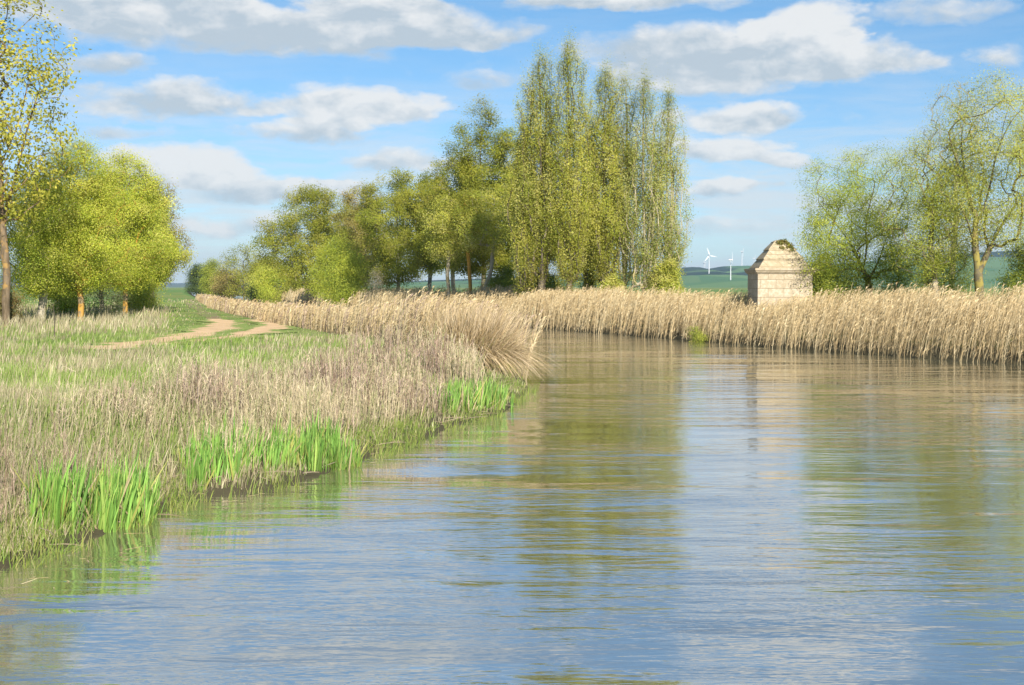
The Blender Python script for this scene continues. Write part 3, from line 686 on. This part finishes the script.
# --- trees on the left
GL = 'bright green trees of the left bank'
tree('large_tree', 6, 60, 'tallest left tree with bigger sparse leaves, reaching out of the top of the picture', 'tree', None, top=-35, R=3.0, z0=4.6, natt=380, per=8, sig=.27, size=.27, cols=[(.44, .42, .06), (.36, .36, .05), (.52, .47, .08)], bark=M_BARK_BROWN, tr=.17, seed=601,
     cx=-.2, lump=.4, outer=.42, bare=.12, mains=[[(0, 0, 0), (.0, 0, 1.2), (.05, 0, 2.5), (-.1, 0, 4.5), (-.2, .2, 7), (-.5, 0, 10)], [(.05, 0, 2.3), (-.5, .2, 4), (-1.2, .4, 5.8), (-2, .2, 9)], [(-.1, 0, 4.5), (.6, -.3, 6.5), (1.2, -.4, 8.6), (1.7, -.3, 10.2)], [(-.2, .2, 7), (.5, .6, 9), (1., .8, 11.5)]])
for i, (x, top, Yd, Rpx, z0, cols, bark, tr_, lean, na_, per, lab) in enumerate([
    (40, 170, 66, 42, 1.6, LIME, M_BARK_PALE, .20, .10, 280, 40, 'bright green tree with a pale leaning trunk, left of the first orange trunk'),
    (80, 141, 68, 50, 1.5, LIME, M_BARK_ORANGE, .15, -.02, 380, 40, 'bright green tree on the nearest straight orange trunk of the left bank'),
    (125, 152, 80, 42, 1.7, LIME, M_BARK_ORANGE, .15, .0, 330, 38, 'bright green tree on the second orange trunk, right of the nearest one'),
    (149, 190, 94, 33, 1.6, LIME, M_BARK_ORANGE, .12, .0, 260, 36, 'rightmost bright green tree, its crown hanging over the pale grass by the track'),
    (153, 176, 106, 27, 2., RUST, M_BARK_DARK, .15, .0, 200, 32, 'darker reddish green tree showing behind the rightmost bright one'),
    (58, 178, 84, 36, 1.5, RUST+LIME, M_BARK_GREY, .18, .0, 220, 36, 'duller tree standing behind the two nearest bright trees'),
    (103, 165, 98, 40, 1.6, LIME, M_BARK_GREY, .15, .0, 240, 34, 'green tree filling the gap behind the two orange trunks'),
    (-42, 140, 72, 42, 1.6, LIME, M_BARK_ORANGE, .16, .0, 220, 34, 'green tree mostly outside the left edge of the picture')]):
    tree('broadleaf_tree', x, Yd, lab, 'tree', GL, top=top, R=Rpx/F*Yd, z0=z0, natt=na_, per=per, sig=.30, size=.125*Yd/70, cols=cols, bark=bark, tr=tr_, seed=610+i, lump=.55, outer=.55, lobes=5., trunklean=lean)
bush('rust_bush', 6, 62, 286, 34, 'reddish brown bush at the foot of the tallest left tree', [(.24, .17, .06), (.20, .18, .06)], 630, .10, 30, 50)
bush('green_bush', 66, 74, 262, 40, 'bright green bush right of the pale leaning trunk', LIME, 631, .12, 40, 70)
bush('grey_bush', 106, 72, 283, 40, 'greyish twiggy bush between the two orange trunks', [(.26, .26, .12), (.20, .24, .08)], 632, .10, 18, 60, bark=M_BARK_PALE, bare=.3)
bush('green_bush', 140, 88, 280, 40, 'green bush at the foot of the rightmost bright tree', LIME, 633, .14, 34, 60)
# dead sapling in the grass
rng = np.random.default_rng(640); Yd = 46; X = gx(54, Yd); zg = float(height(np.array([[X, Yd]]))[0])
pos, par, r, tips = tree_skeleton(rng, [[(0, 0, 0), (.02, 0, .6), (-.03, 0, 1.25)]], np.array([(.25, .1, .9), (.12, 0, .7), (-.15, .1, 1.0), (.05, .05, 1.35), (-.1, -.1, 1.2)], float), trunk_r=.022, minr=.006, jit=.02)
G = Geo(); skin(G, pos, par, r, 5); o = G.build('dead_sapling', M_BARK_DARK); o.location = (X, Yd, zg-.03)
tag(o, 'thin leafless sapling standing alone in the grass before the left trees', 'sapling')

# ------------------------------------------------------------------ stone hut
def stone_mat(name, base, lich, bw=.62, bh=.36, dirt=1.):
    m, nt, out = newmat(name); b = NT(nt)
    tc = b.n('ShaderNodeTexCoord').outputs['Object']
    sx = b.n('ShaderNodeSeparateXYZ'); nt.links.new(tc, sx.inputs[0])
    cb = b.n('ShaderNodeCombineXYZ'); nt.links.new(b.math('ADD', sx.outputs[0], sx.outputs[1]), cb.inputs[0]); nt.links.new(sx.outputs[2], cb.inputs[1])
    br = b.n('ShaderNodeTexBrick'); nt.links.new(cb.outputs[0], br.inputs['Vector'])
    br.inputs['Scale'].default_value = 1; br.inputs['Brick Width'].default_value = bw; br.inputs['Row Height'].default_value = bh; br.inputs['Mortar Size'].default_value = .012
    br.inputs['Mortar Smooth'].default_value = .3; br.inputs['Color1'].default_value = (*base, 1); br.inputs['Color2'].default_value = (base[0]*.84, base[1]*.82, base[2]*.78, 1)
    br.inputs['Mortar'].default_value = (base[0]*.52, base[1]*.47, base[2]*.42, 1)
    n1 = b.noise(tc, 5, 6, .7); n2 = b.noise(tc, 1.6, 5, .65); n3 = b.noise(tc, 22, 3, .6)
    c = b.mix(b.sm(n1, .35, .6, 0, .75), br.outputs[0], (base[0]*.6, base[1]*.58, base[2]*.5))
    c = b.mix(b.sm(n3, .62, .72, 0, .5*dirt), c, (.12, .10, .07))
    c = b.mix(b.sm(n2, .62, .70, 0, .75*dirt), c, lich)
    p = b.n('ShaderNodeBsdfPrincipled'); p.inputs['Roughness'].default_value = .9; p.inputs['Specular IOR Level'].default_value = .15
    nt.links.new(c, p.inputs['Base Color'])
    bp = b.n('ShaderNodeBump'); bp.inputs['Strength'].default_value = .8; bp.inputs['Distance'].default_value = .02
    nt.links.new(b.math('ADD', n1, b.math('MULTIPLY', br.outputs['Fac'], -1)), bp.inputs['Height']); nt.links.new(bp.outputs[0], p.inputs['Normal'])
    nt.links.new(p.outputs[0], out.inputs[0]); return m
M_STONE = stone_mat('hut_stone', (.55, .47, .36), (.40, .35, .25), .74, .42, .9)
M_ROOF = stone_mat('roof_stone', (.51, .43, .31), (.34, .29, .17), .70, .30, .9)
HW, HD = 1.29, 1.42; Yh = 66.0; HX = gx(785, 66)
zg = .85
hut = empty('stone_hut', (HX, Yh+HD, zg)); tag(hut, 'small square hut of pale weathered stone blocks with a stepped pyramid roof, among the reeds', 'hut')
def frustum_obj(name, rings, mat, parent):
    V = []; Q = []
    for hx, hy, z in rings: V += [(-hx, -hy, z), (hx, -hy, z), (hx, hy, z), (-hx, hy, z)]
    for i in range(len(rings)-1):
        for j in range(4): a = i*4+j; b2 = i*4+(j+1) % 4; Q.append((a, b2, b2+4, a+4))
    n = len(rings)-1; Q.append((n*4, n*4+1, n*4+2, n*4+3)); Q.append((3, 2, 1, 0))
    return mesh(name, np.array(V, float), np.array(Q), mat, parent)
eave = gh(272.0, Yh)-zg; ct = gh(268.2, Yh)-zg; rt = gh(240, Yh+HD*.6)-zg
frustum_obj('wall', [(HW+.06, HD+.06, -.3), (HW+.06, HD+.06, .28), (HW, HD, .33), (HW, HD, eave-.01)], M_STONE, hut)
frustum_obj('cornice', [(HW+.04, HD+.04, eave-.07), (HW+.07, HD+.07, eave-.02), (HW+.10, HD+.10, eave), (HW+.13, HD+.13, eave+.07), (HW+.15, HD+.15, eave+.09), (HW+.15, HD+.15, ct)], M_STONE, hut)
hh = rt-ct
rings = []; prof = [(0, .93), (.32, .72), (.64, .49), (.93, .27)]
for i, (t, s) in enumerate(prof[:-1]):
    t2, s2 = prof[i+1]
    rings += [(HW*s+.035, HD*s+.035, ct+hh*t+.0), (HW*s+.035, HD*s+.035, ct+hh*t+.03), (HW*s2-.0, HD*s2-.0, ct+hh*t2-.002)]
rings += [(HW*.27+.02, HD*.27+.02, ct+hh*.935), (HW*.15, HD*.15, rt)]
rf = frustum_obj('roof', rings, M_ROOF, hut)
# weathering: jitter the roof a bit
md = rf.modifiers.new('bevel', 'BEVEL'); md.width = .012; md.segments = 2
# roof joints (vertical gaps) and plants on the roof
rng = np.random.default_rng(650); G = Geo()
def roof_pt(u, t):   # front face point, u in -1..1, t in 0..1
    s = np.interp(t, [0, .3, .6, .92, 1], [.95, .75, .52, .27, .15]); return np.array([u*HW*s, -(HD*s+.07), ct+hh*t])
pts = [roof_pt(rng.uniform(-.6, .9), rng.uniform(.86, 1.0)) for _ in range(46)]+[roof_pt(rng.uniform(.5, 1.0), rng.uniform(.6, .85)) for _ in range(26)]+[roof_pt(rng.uniform(-.2, .1), rng.uniform(.7, .74)) for _ in range(6)]
pts = np.array(pts)+rng.normal(0, .02, (len(pts), 3))
leaves(G, rng, pts, 14, .06, .07, [(.16, .21, .04), (.22, .22, .05), (.30, .24, .07)])
G.build('roof_weeds', M_LEAF, hut)

# ------------------------------------------------------------------ hills
def hill_mat(name, wood, f1, f2, f3, sc_=1.):
    m, nt, out = newmat(name); b = NT(nt)
    tc = b.n('ShaderNodeTexCoord').outputs['Object']
    v = b.n('ShaderNodeTexVoronoi'); v.inputs['Scale'].default_value = .005*sc_; nt.links.new(b.map(tc, (1, .45, .6)), v.inputs['Vector'])
    sp = b.n('ShaderNodeSeparateColor'); nt.links.new(v.outputs['Color'], sp.inputs[0])
    c = b.mix(b.sm(sp.outputs[0], .35, .4), f1, f2); c = b.mix(b.sm(sp.outputs[1], .72, .75), c, f3)
    n = b.noise(b.map(tc, (.0011*sc_, .0011*sc_, .012)), 1, 5, .6)
    at_ = b.n('ShaderNodeAttribute', attribute_name='tint'); s2 = b.n('ShaderNodeSeparateColor'); nt.links.new(at_.outputs[0], s2.inputs[0])
    wd = b.sm(b.math('ADD', n, b.math('MULTIPLY', s2.outputs[0], .5)), .62, .68)
    n5 = b.noise(tc, .03, 3, .6)
    c = b.mix(wd, c, b.mix(b.sm(n5, .4, .6), wood, (wood[0]*.6, wood[1]*.6, wood[2]*.6)))
    p = b.n('ShaderNodeBsdfPrincipled'); p.inputs['Roughness'].default_value = 1; p.inputs['Specular IOR Level'].default_value = 0
    nt.links.new(c, p.inputs['Base Color']); nt.links.new(p.outputs[0], out.inputs[0]); return m
M_HILL = hill_mat('hill_fields', (.025, .045, .03), (.07, .15, .055), (.11, .19, .07), (.10, .17, .06))
M_HILL2 = hill_mat('far_hill_slopes', (.03, .045, .03), (.06, .08, .04), (.08, .10, .05), (.10, .09, .06))
def hill(name, pxs, rows, Y0, Yr, Y1, mat, wood, seed):
    """ridge height given per photo column at ridge depth Yr; rises from Y0, falls to Y1"""
    x = np.linspace(pxs[0], pxs[-1], 220); Ys = np.concatenate([np.linspace(Y0, Yr, 60), np.linspace(Yr, Y1, 20)[1:]])
    Hr = gh(np.interp(x, pxs, rows), Yr)
    V = []; C = []
    for j, Yv in enumerate(Ys):
        t = (Yv-Y0)/(Yr-Y0) if Yv <= Yr else 1-(Yv-Yr)/(Y1-Yr)
        s = sstep(0, 1, t); Xv = (x-512)/F*(Yr*.55+Yv*.45)
        nz = fbm(Xv/420, np.full_like(Xv, Yv/520), 4, seed)
        V.append(np.stack([Xv, np.full_like(Xv, Yv), -6+(Hr+6)*s+22*(nz-.5)*sstep(0, .3, t)*(1-.6*s)], 1))
        wv = np.interp(t if Yv <= Yr else 1, [0, .5, .8, 1], [0, .1, .6, 1])*np.interp(x, wood[0], wood[1]); C.append(np.stack([wv]*3, 1))
    n = len(x); i_ = np.arange(len(V)*n).reshape(len(V), n)
    q = np.stack([i_[:-1, :-1], i_[:-1, 1:], i_[1:, 1:], i_[1:, :-1]], -1).reshape(-1, 4)
    o = mesh(name, np.concatenate(V), q, mat, colr=np.concatenate(C), smooth=True); o['kind'] = 'structure'; return o
hill('hills', [380, 450, 560, 640, 678, 690, 702, 720, 740, 760, 800, 860, 930, 1000, 1080, 1250], [284, 280, 276, 272, 268.5, 268, 270.5, 267, 266.3, 267, 266, 262, 256, 252, 256, 266], 2600, 6600, 8200, M_HILL, ([400, 690, 708, 725, 745, 900, 1100], [.6, 1, 1.0, .45, .5, .6, .8]), 3)
hill('far_hills', [-400, -150, -40, 0, 16, 60, 120, 165, 185, 230, 300, 420, 560], [280, 276, 274, 275, 276, 279, 282, 283, 283.5, 282, 281, 282, 284], 8000, 12000, 13800, M_HILL2, ([-400, 600], [.7, .7]), 8)

# ------------------------------------------------------------------ wind turbines
M_WHITE, nt, out = newmat('white_turbine_paint'); b = NT(nt)
tc = b.n('ShaderNodeTexCoord').outputs['Object']
p = b.n('ShaderNodeBsdfPrincipled'); p.inputs['Roughness'].default_value = .4
nt.links.new(b.mix(b.noise(tc, .05, 3), (.66, .67, .68), (.60, .61, .63)), p.inputs['Base Color']); nt.links.new(p.outputs[0], out.inputs[0])
def turbine(x, hub, base, Yd, rot, yaw, label):
    zb = gh(base, Yd); zh = gh(hub, Yd); X = gx(x, Yd)
    root = empty('wind_turbine', (X, Yd, zb)); tag(root, label, 'wind turbine', 'white wind turbines on the far hill'); Hh = zh-zb
    n = 10; zz = np.linspace(-6, Hh-1.5, n); rr = np.interp(zz, [-6, Hh], [Hh*.030, Hh*.018]); pp = np.stack([zz*0, zz*0, zz], 1)
    G = Geo(); tubes(G, pp[:-1], pp[1:], rr[:-1], rr[1:], 12); G.build('tower', M_WHITE, root, smooth=True)
    d = np.array([sin(yaw), -cos(yaw), 0]); sd = np.array([cos(yaw), sin(yaw), 0]); u = np.array([0, 0, 1.])
    C0 = np.array([0, 0, Hh]); 
    G = Geo(); pr = [(-6, 1.2), (-5.5, 2.2), (-1, 2.5), (3, 2.3), (3.6, 1.4)]
    for (a, ra), (b_, rb) in zip(pr[:-1], pr[1:]): tubes(G, (C0+d*a)[None], (C0+d*b_)[None], np.array([ra]), np.array([rb]), 8)
    G.build('nacelle', M_WHITE, root)
    G = Geo(); pr = [(3.7, 1.6), (5, 2.0), (6.2, 1.5), (7.2, .3)]
    for (a, ra), (b_, rb) in zip(pr[:-1], pr[1:]): tubes(G, (C0+d*a)[None], (C0+d*b_)[None], np.array([ra]), np.array([rb]), 8)
    G.build('hub', M_WHITE, root, smooth=True)
    for kk in range(3):
        a = rot+kk*PI2/3; dr_ = sd*sin(a)+u*cos(a); tn = sd*cos(a)-u*sin(a)
        ts = np.linspace(0, 1, 9); w_ = np.interp(ts, [0, .08, .22, 1], [1.6, 1.9, 4.4, 1.0]); th = np.interp(ts, [0, .2, 1], [1.6, 1., .25])
        V = []
        for t, ww, hh_ in zip(ts, w_, th):
            c_ = C0+d*5+dr_*(1+t*(.44*Hh))
            V += [c_-tn*ww*.35-d*hh_*.5, c_+tn*ww*.65-d*hh_*.1, c_+tn*ww*.65+d*hh_*.1, c_-tn*ww*.35+d*hh_*.5]
        Q = [(i*4+j, i*4+(j+1) % 4, i*4+4+(j+1) % 4, i*4+4+j) for i in range(8) for j in range(4)]+[(0, 1, 2, 3), (32, 33, 34, 35)]
        mesh('blade', np.array(V), np.array(Q), M_WHITE, root)
turbine(708.8, 255.5, 273, 4750, radians(-20), .15, 'wind turbine with three spread blades, nearest to the poplars')
turbine(730.4, 260, 278.5, 4150, radians(2), 1.35, 'wind turbine seen edge on, its tower lowest on the green slope')
turbine(741.6, 252, 267.5, 6700, radians(38), 1.1, 'wind turbine on the ridge just left of the stone hut')
turbine(753.5, 258.5, 270, 7000, radians(25), 1.0, 'wind turbine peeping out beside the roof slope of the stone hut')
turbine(703.8, 263.5, 272, 7100, radians(60), .9, 'tiny distant wind turbine left of the one with spread blades')

# ------------------------------------------------------------------ haze
HAZE = 6e-5
m, nt, out = newmat('haze_air'); b = NT(nt)
v = b.n('ShaderNodeVolumePrincipled'); v.inputs['Color'].default_value = (.55, .78, 1, 1); v.inputs['Density'].default_value = HAZE; v.inputs['Anisotropy'].default_value = .1
nt.links.new(v.outputs[0], out.inputs['Volume'])
V = np.array([(x, y, z) for z in (-8, 265) for x, y in ((-15000, -15000), (15000, -15000), (15000, 15000), (-15000, 15000))], float)
hz = mesh('haze', V, np.array([(3, 2, 1, 0), (4, 5, 6, 7), (0, 1, 5, 4), (1, 2, 6, 5), (2, 3, 7, 6), (3, 0, 4, 7)]), m); hz['kind'] = 'stuff'

# ------------------------------------------------------------------ sky
SUN_EL = radians(33); SUN_AZ = radians(163)      # clockwise from +Y (view direction): behind the camera to the right
W = bpy.data.worlds.new('World'); sc.world = W; W.use_nodes = True; nt = W.node_tree; nt.nodes.clear(); b = NT(nt)
out = b.n('ShaderNodeOutputWorld'); bg = b.n('ShaderNodeBackground')
sky = b.n('ShaderNodeTexSky', sky_type='NISHITA', sun_disc=False)
sky.sun_elevation = SUN_EL; sky.sun_rotation = SUN_AZ; sky.altitude = 700; sky.air_density = 1.0; sky.dust_density = .3; sky.ozone_density = 3.0
geo = b.n('ShaderNodeTexCoord').outputs['Generated']
s = b.n('ShaderNodeSeparateXYZ'); nt.links.new(geo, s.inputs[0]); dx, dy, dz = s.outputs
hy = b.math('SQRT', b.math('ADD', b.math('MULTIPLY', dx, dx), b.math('MULTIPLY', dy, dy)))
az = b.math('ARCTAN2', dx, dy); el = b.math('ARCTAN2', dz, hy)
cv = b.n('ShaderNodeCombineXYZ'); nt.links.new(az, cv.inputs[0]); nt.links.new(el, cv.inputs[1]); AE = cv.outputs[0]
# cumulus banks, each a soft flat-based lobe at its own bearing and elevation
warp1 = b.n('ShaderNodeTexNoise'); b.put(warp1.inputs['Vector'], b.map(AE, (16, 34, 1))); warp1.inputs['Scale'].default_value = 1; warp1.inputs['Detail'].default_value = 5; warp1.inputs['Roughness'].default_value = .58
wsub = b.n('ShaderNodeVectorMath', operation='SUBTRACT'); nt.links.new(warp1.outputs['Color'], wsub.inputs[0]); wsub.inputs[1].default_value = (.5, .5, .5)
wm = b.n('ShaderNodeVectorMath', operation='MULTIPLY'); nt.links.new(wsub.outputs[0], wm.inputs[0]); wm.inputs[1].default_value = (.10, .026, 0)
wadd = b.n('ShaderNodeVectorMath', operation='ADD'); nt.links.new(AE, wadd.inputs[0]); nt.links.new(wm.outputs[0], wadd.inputs[1])
ws = b.n('ShaderNodeSeparateXYZ'); nt.links.new(wadd.outputs[0], ws.inputs[0]); wx, wy = ws.outputs[0], ws.outputs[1]
CL = [  # x, y, half width, up, down (photo pixels), strength, tone(0 grey..1 white)
 (130, 10, 125, 30, 18, 1.0, .35), (270, 34, 190, 20, 22, 1.0, .30), (420, 34, 110, 26, 14, .9, .25), (380, 6, 80, 16, 10, .8, .5), (105, 66, 60, 12, 12, .6, .2),
 (165, 103, 100, 17, 13, .85, .45), (120, 128, 60, 8, 8, .5, .3), (350, 110, 90, 22, 14, 1.1, 1.0), (318, 133, 85, 12, 10, .75, .45), (175, 168, 72, 22, 16, 1.1, 1.3), (275, 190, 130, 16, 14, .7, .5),
 (400, 160, 75, 14, 12, .7, .5), (310, 188, 60, 10, 8, .8, .9), (490, 84, 45, 12, 12, .45, .2), (700, 52, 130, 26, 26, .95, .25), (805, 44, 55, 32, 16, 1.3, 1.15), (850, 62, 85, 20, 16, 1.0, .6), (715, 82, 120, 16, 13, .9, .5),
 (738, 117, 72, 15, 13, 1.0, .9), (722, 150, 66, 16, 12, .95, .85), (790, 160, 36, 8, 8, .7, .7), (722, 188, 62, 9, 9, .9, .9), (640, 2, 110, 12, 9, .8, .7), (560, 6, 60, 8, 8, .6, .4), (930, 14, 70, 16, 14, .55, .2), (1010, 60, 30, 12, 12, .5, .2),
 (90, 215, 90, 10, 12, .6, .6), (240, 225, 110, 12, 12, .6, .7), (700, 225, 90, 8, 12, .5, .6), (560, 175, 90, 12, 10, .7, .7), (900, 215, 120, 8, 10, .45, .6),
 (800, -60, 130, 30, 24, 1.0, .9), (300, -90, 260, 40, 30, .8, .5), (900, -190, 170, 45, 30, .9, .9), (560, -170, 160, 30, 22, .7, .6), (620, -330, 300, 50, 40, .8, .7), (-250, 60, 200, 40, 25, .9, .6), (1250, 40, 170, 40, 25, .9, .8)]
dens = None; tone = None
for (x, y, hw, u_, d_, st, tn) in CL:
    ca = math.atan((x-512)/F); ce = math.atan((HOR-y)/F*cos(ca)); hw, u_, d_ = hw*1.08/F, u_*1.15/F, d_*1.15/F
    ex = b.math('MULTIPLY', b.math('SUBTRACT', wx, ca), 1/hw)
    ey = b.math('SUBTRACT', wy, ce)
    eu = b.math('MAXIMUM', b.math('MULTIPLY', ey, 1/u_), b.math('MULTIPLY', ey, -1/d_))
    r2 = b.math('ADD', b.math('MULTIPLY', ex, ex), b.math('MULTIPLY', eu, eu))
    d = b.math('MULTIPLY', b.math('SUBTRACT', 1.3, r2), st)
    d = b.math('MAXIMUM', d, 0.)
    # tone: whiter towards the lobe's top
    tt = b.math('MULTIPLY', d, b.math('MULTIPLY_ADD', ey, .65/u_, tn-.12))
    if dens is None: dens, tone = d, tt
    else: dens = b.math('ADD', dens, d); tone = b.math('ADD', tone, tt)
tone = b.math('DIVIDE', tone, b.math('ADD', dens, .01))
det = b.noise(b.map(AE, (24, 44, 1)), 1, 6, .6, .2)
det2 = b.noise(b.map(AE, (24, 44, 1), loc=(.20, .45, 0)), 1, 6, .6, .2)       # offset towards the light: relief shading of the cloud mass
alpha = b.sm(b.math('ADD', dens, b.math('MULTIPLY', b.math('SUBTRACT', det, .5), 1.7)), .06, .98)
# thin streaky veil, stronger towards the horizon, and a general cloud field higher up
veil = b.noise(b.map(AE, (8, 52, 1)), 1, 6, .62, .5)
vam = b.sm(el, .03, .17, 1.15, .15)
va = b.math('MULTIPLY', b.sm(veil, .36, .66), vam)
hi = b.noise(b.map(geo, (2.2, 2.2, 5)), 1, 6, .55, .3)
ha = b.math('MULTIPLY', b.sm(hi, .50, .66), b.sm(el, .22, .40, 0, .55))
cover = b.math('MAXIMUM', b.math('MAXIMUM', b.math('MULTIPLY', alpha, .93), b.math('MULTIPLY', va, .72)), b.math('MULTIPLY', ha, .9))
rel = b.math('MULTIPLY', b.math('SUBTRACT', det, det2), 3.2)
tn_ = b.math('ADD', b.math('ADD', b.math('MULTIPLY', tone, .95), rel), b.math('MULTIPLY', b.math('SUBTRACT', det, .5), -.3))
tn_ = b.math('ADD', b.math('MULTIPLY', tn_, alpha), b.math('MULTIPLY', b.math('SUBTRACT', 1, alpha), .72), clamp=True)
K = 1.0
cc = b.mix(tn_, (4.5*K, 5.15*K, 5.7*K), (7.5*K, 7.5*K, 7.4*K))
# clear sky: keep it a deep clean blue down to the horizon
tint = b.mix(b.sm(el, 0., .30), (.76, .88, 1.04), (.55, .89, 1.02))
blue = b.mix(1., sky.outputs[0], tint, 'MULTIPLY')
fin = b.mix(cover, blue, cc)
nt.links.new(fin, bg.inputs[0]); bg.inputs[1].default_value = .068; nt.links.new(bg.outputs[0], out.inputs[0])

sl = bpy.data.lights.new('sun', 'SUN'); sl.energy = 5.0; sl.angle = radians(.53); sl.color = (1, .93, .82)
so = bpy.data.objects.new('sun', sl); col.objects.link(so); so.location = (0, 0, 60)
so.rotation_euler = (pi/2-SUN_EL, 0, pi-SUN_AZ)   # lamp shines from azimuth SUN_AZ
import mathutils
dirv = mathutils.Vector((sin(SUN_AZ)*cos(SUN_EL), cos(SUN_AZ)*cos(SUN_EL), sin(SUN_EL)))
so.rotation_euler = dirv.to_track_quat('Z', 'Y').to_euler()

vs = sc.view_settings; vs.view_transform = 'Standard'; vs.look = 'None'; vs.exposure = .82; vs.gamma = 1
sc.cycles.use_denoising = True
sc.cycles.max_bounces = 6; sc.cycles.diffuse_bounces = 3; sc.cycles.glossy_bounces = 3; sc.cycles.transmission_bounces = 4; sc.cycles.volume_bounces = 0; sc.cycles.transparent_max_bounces = 4
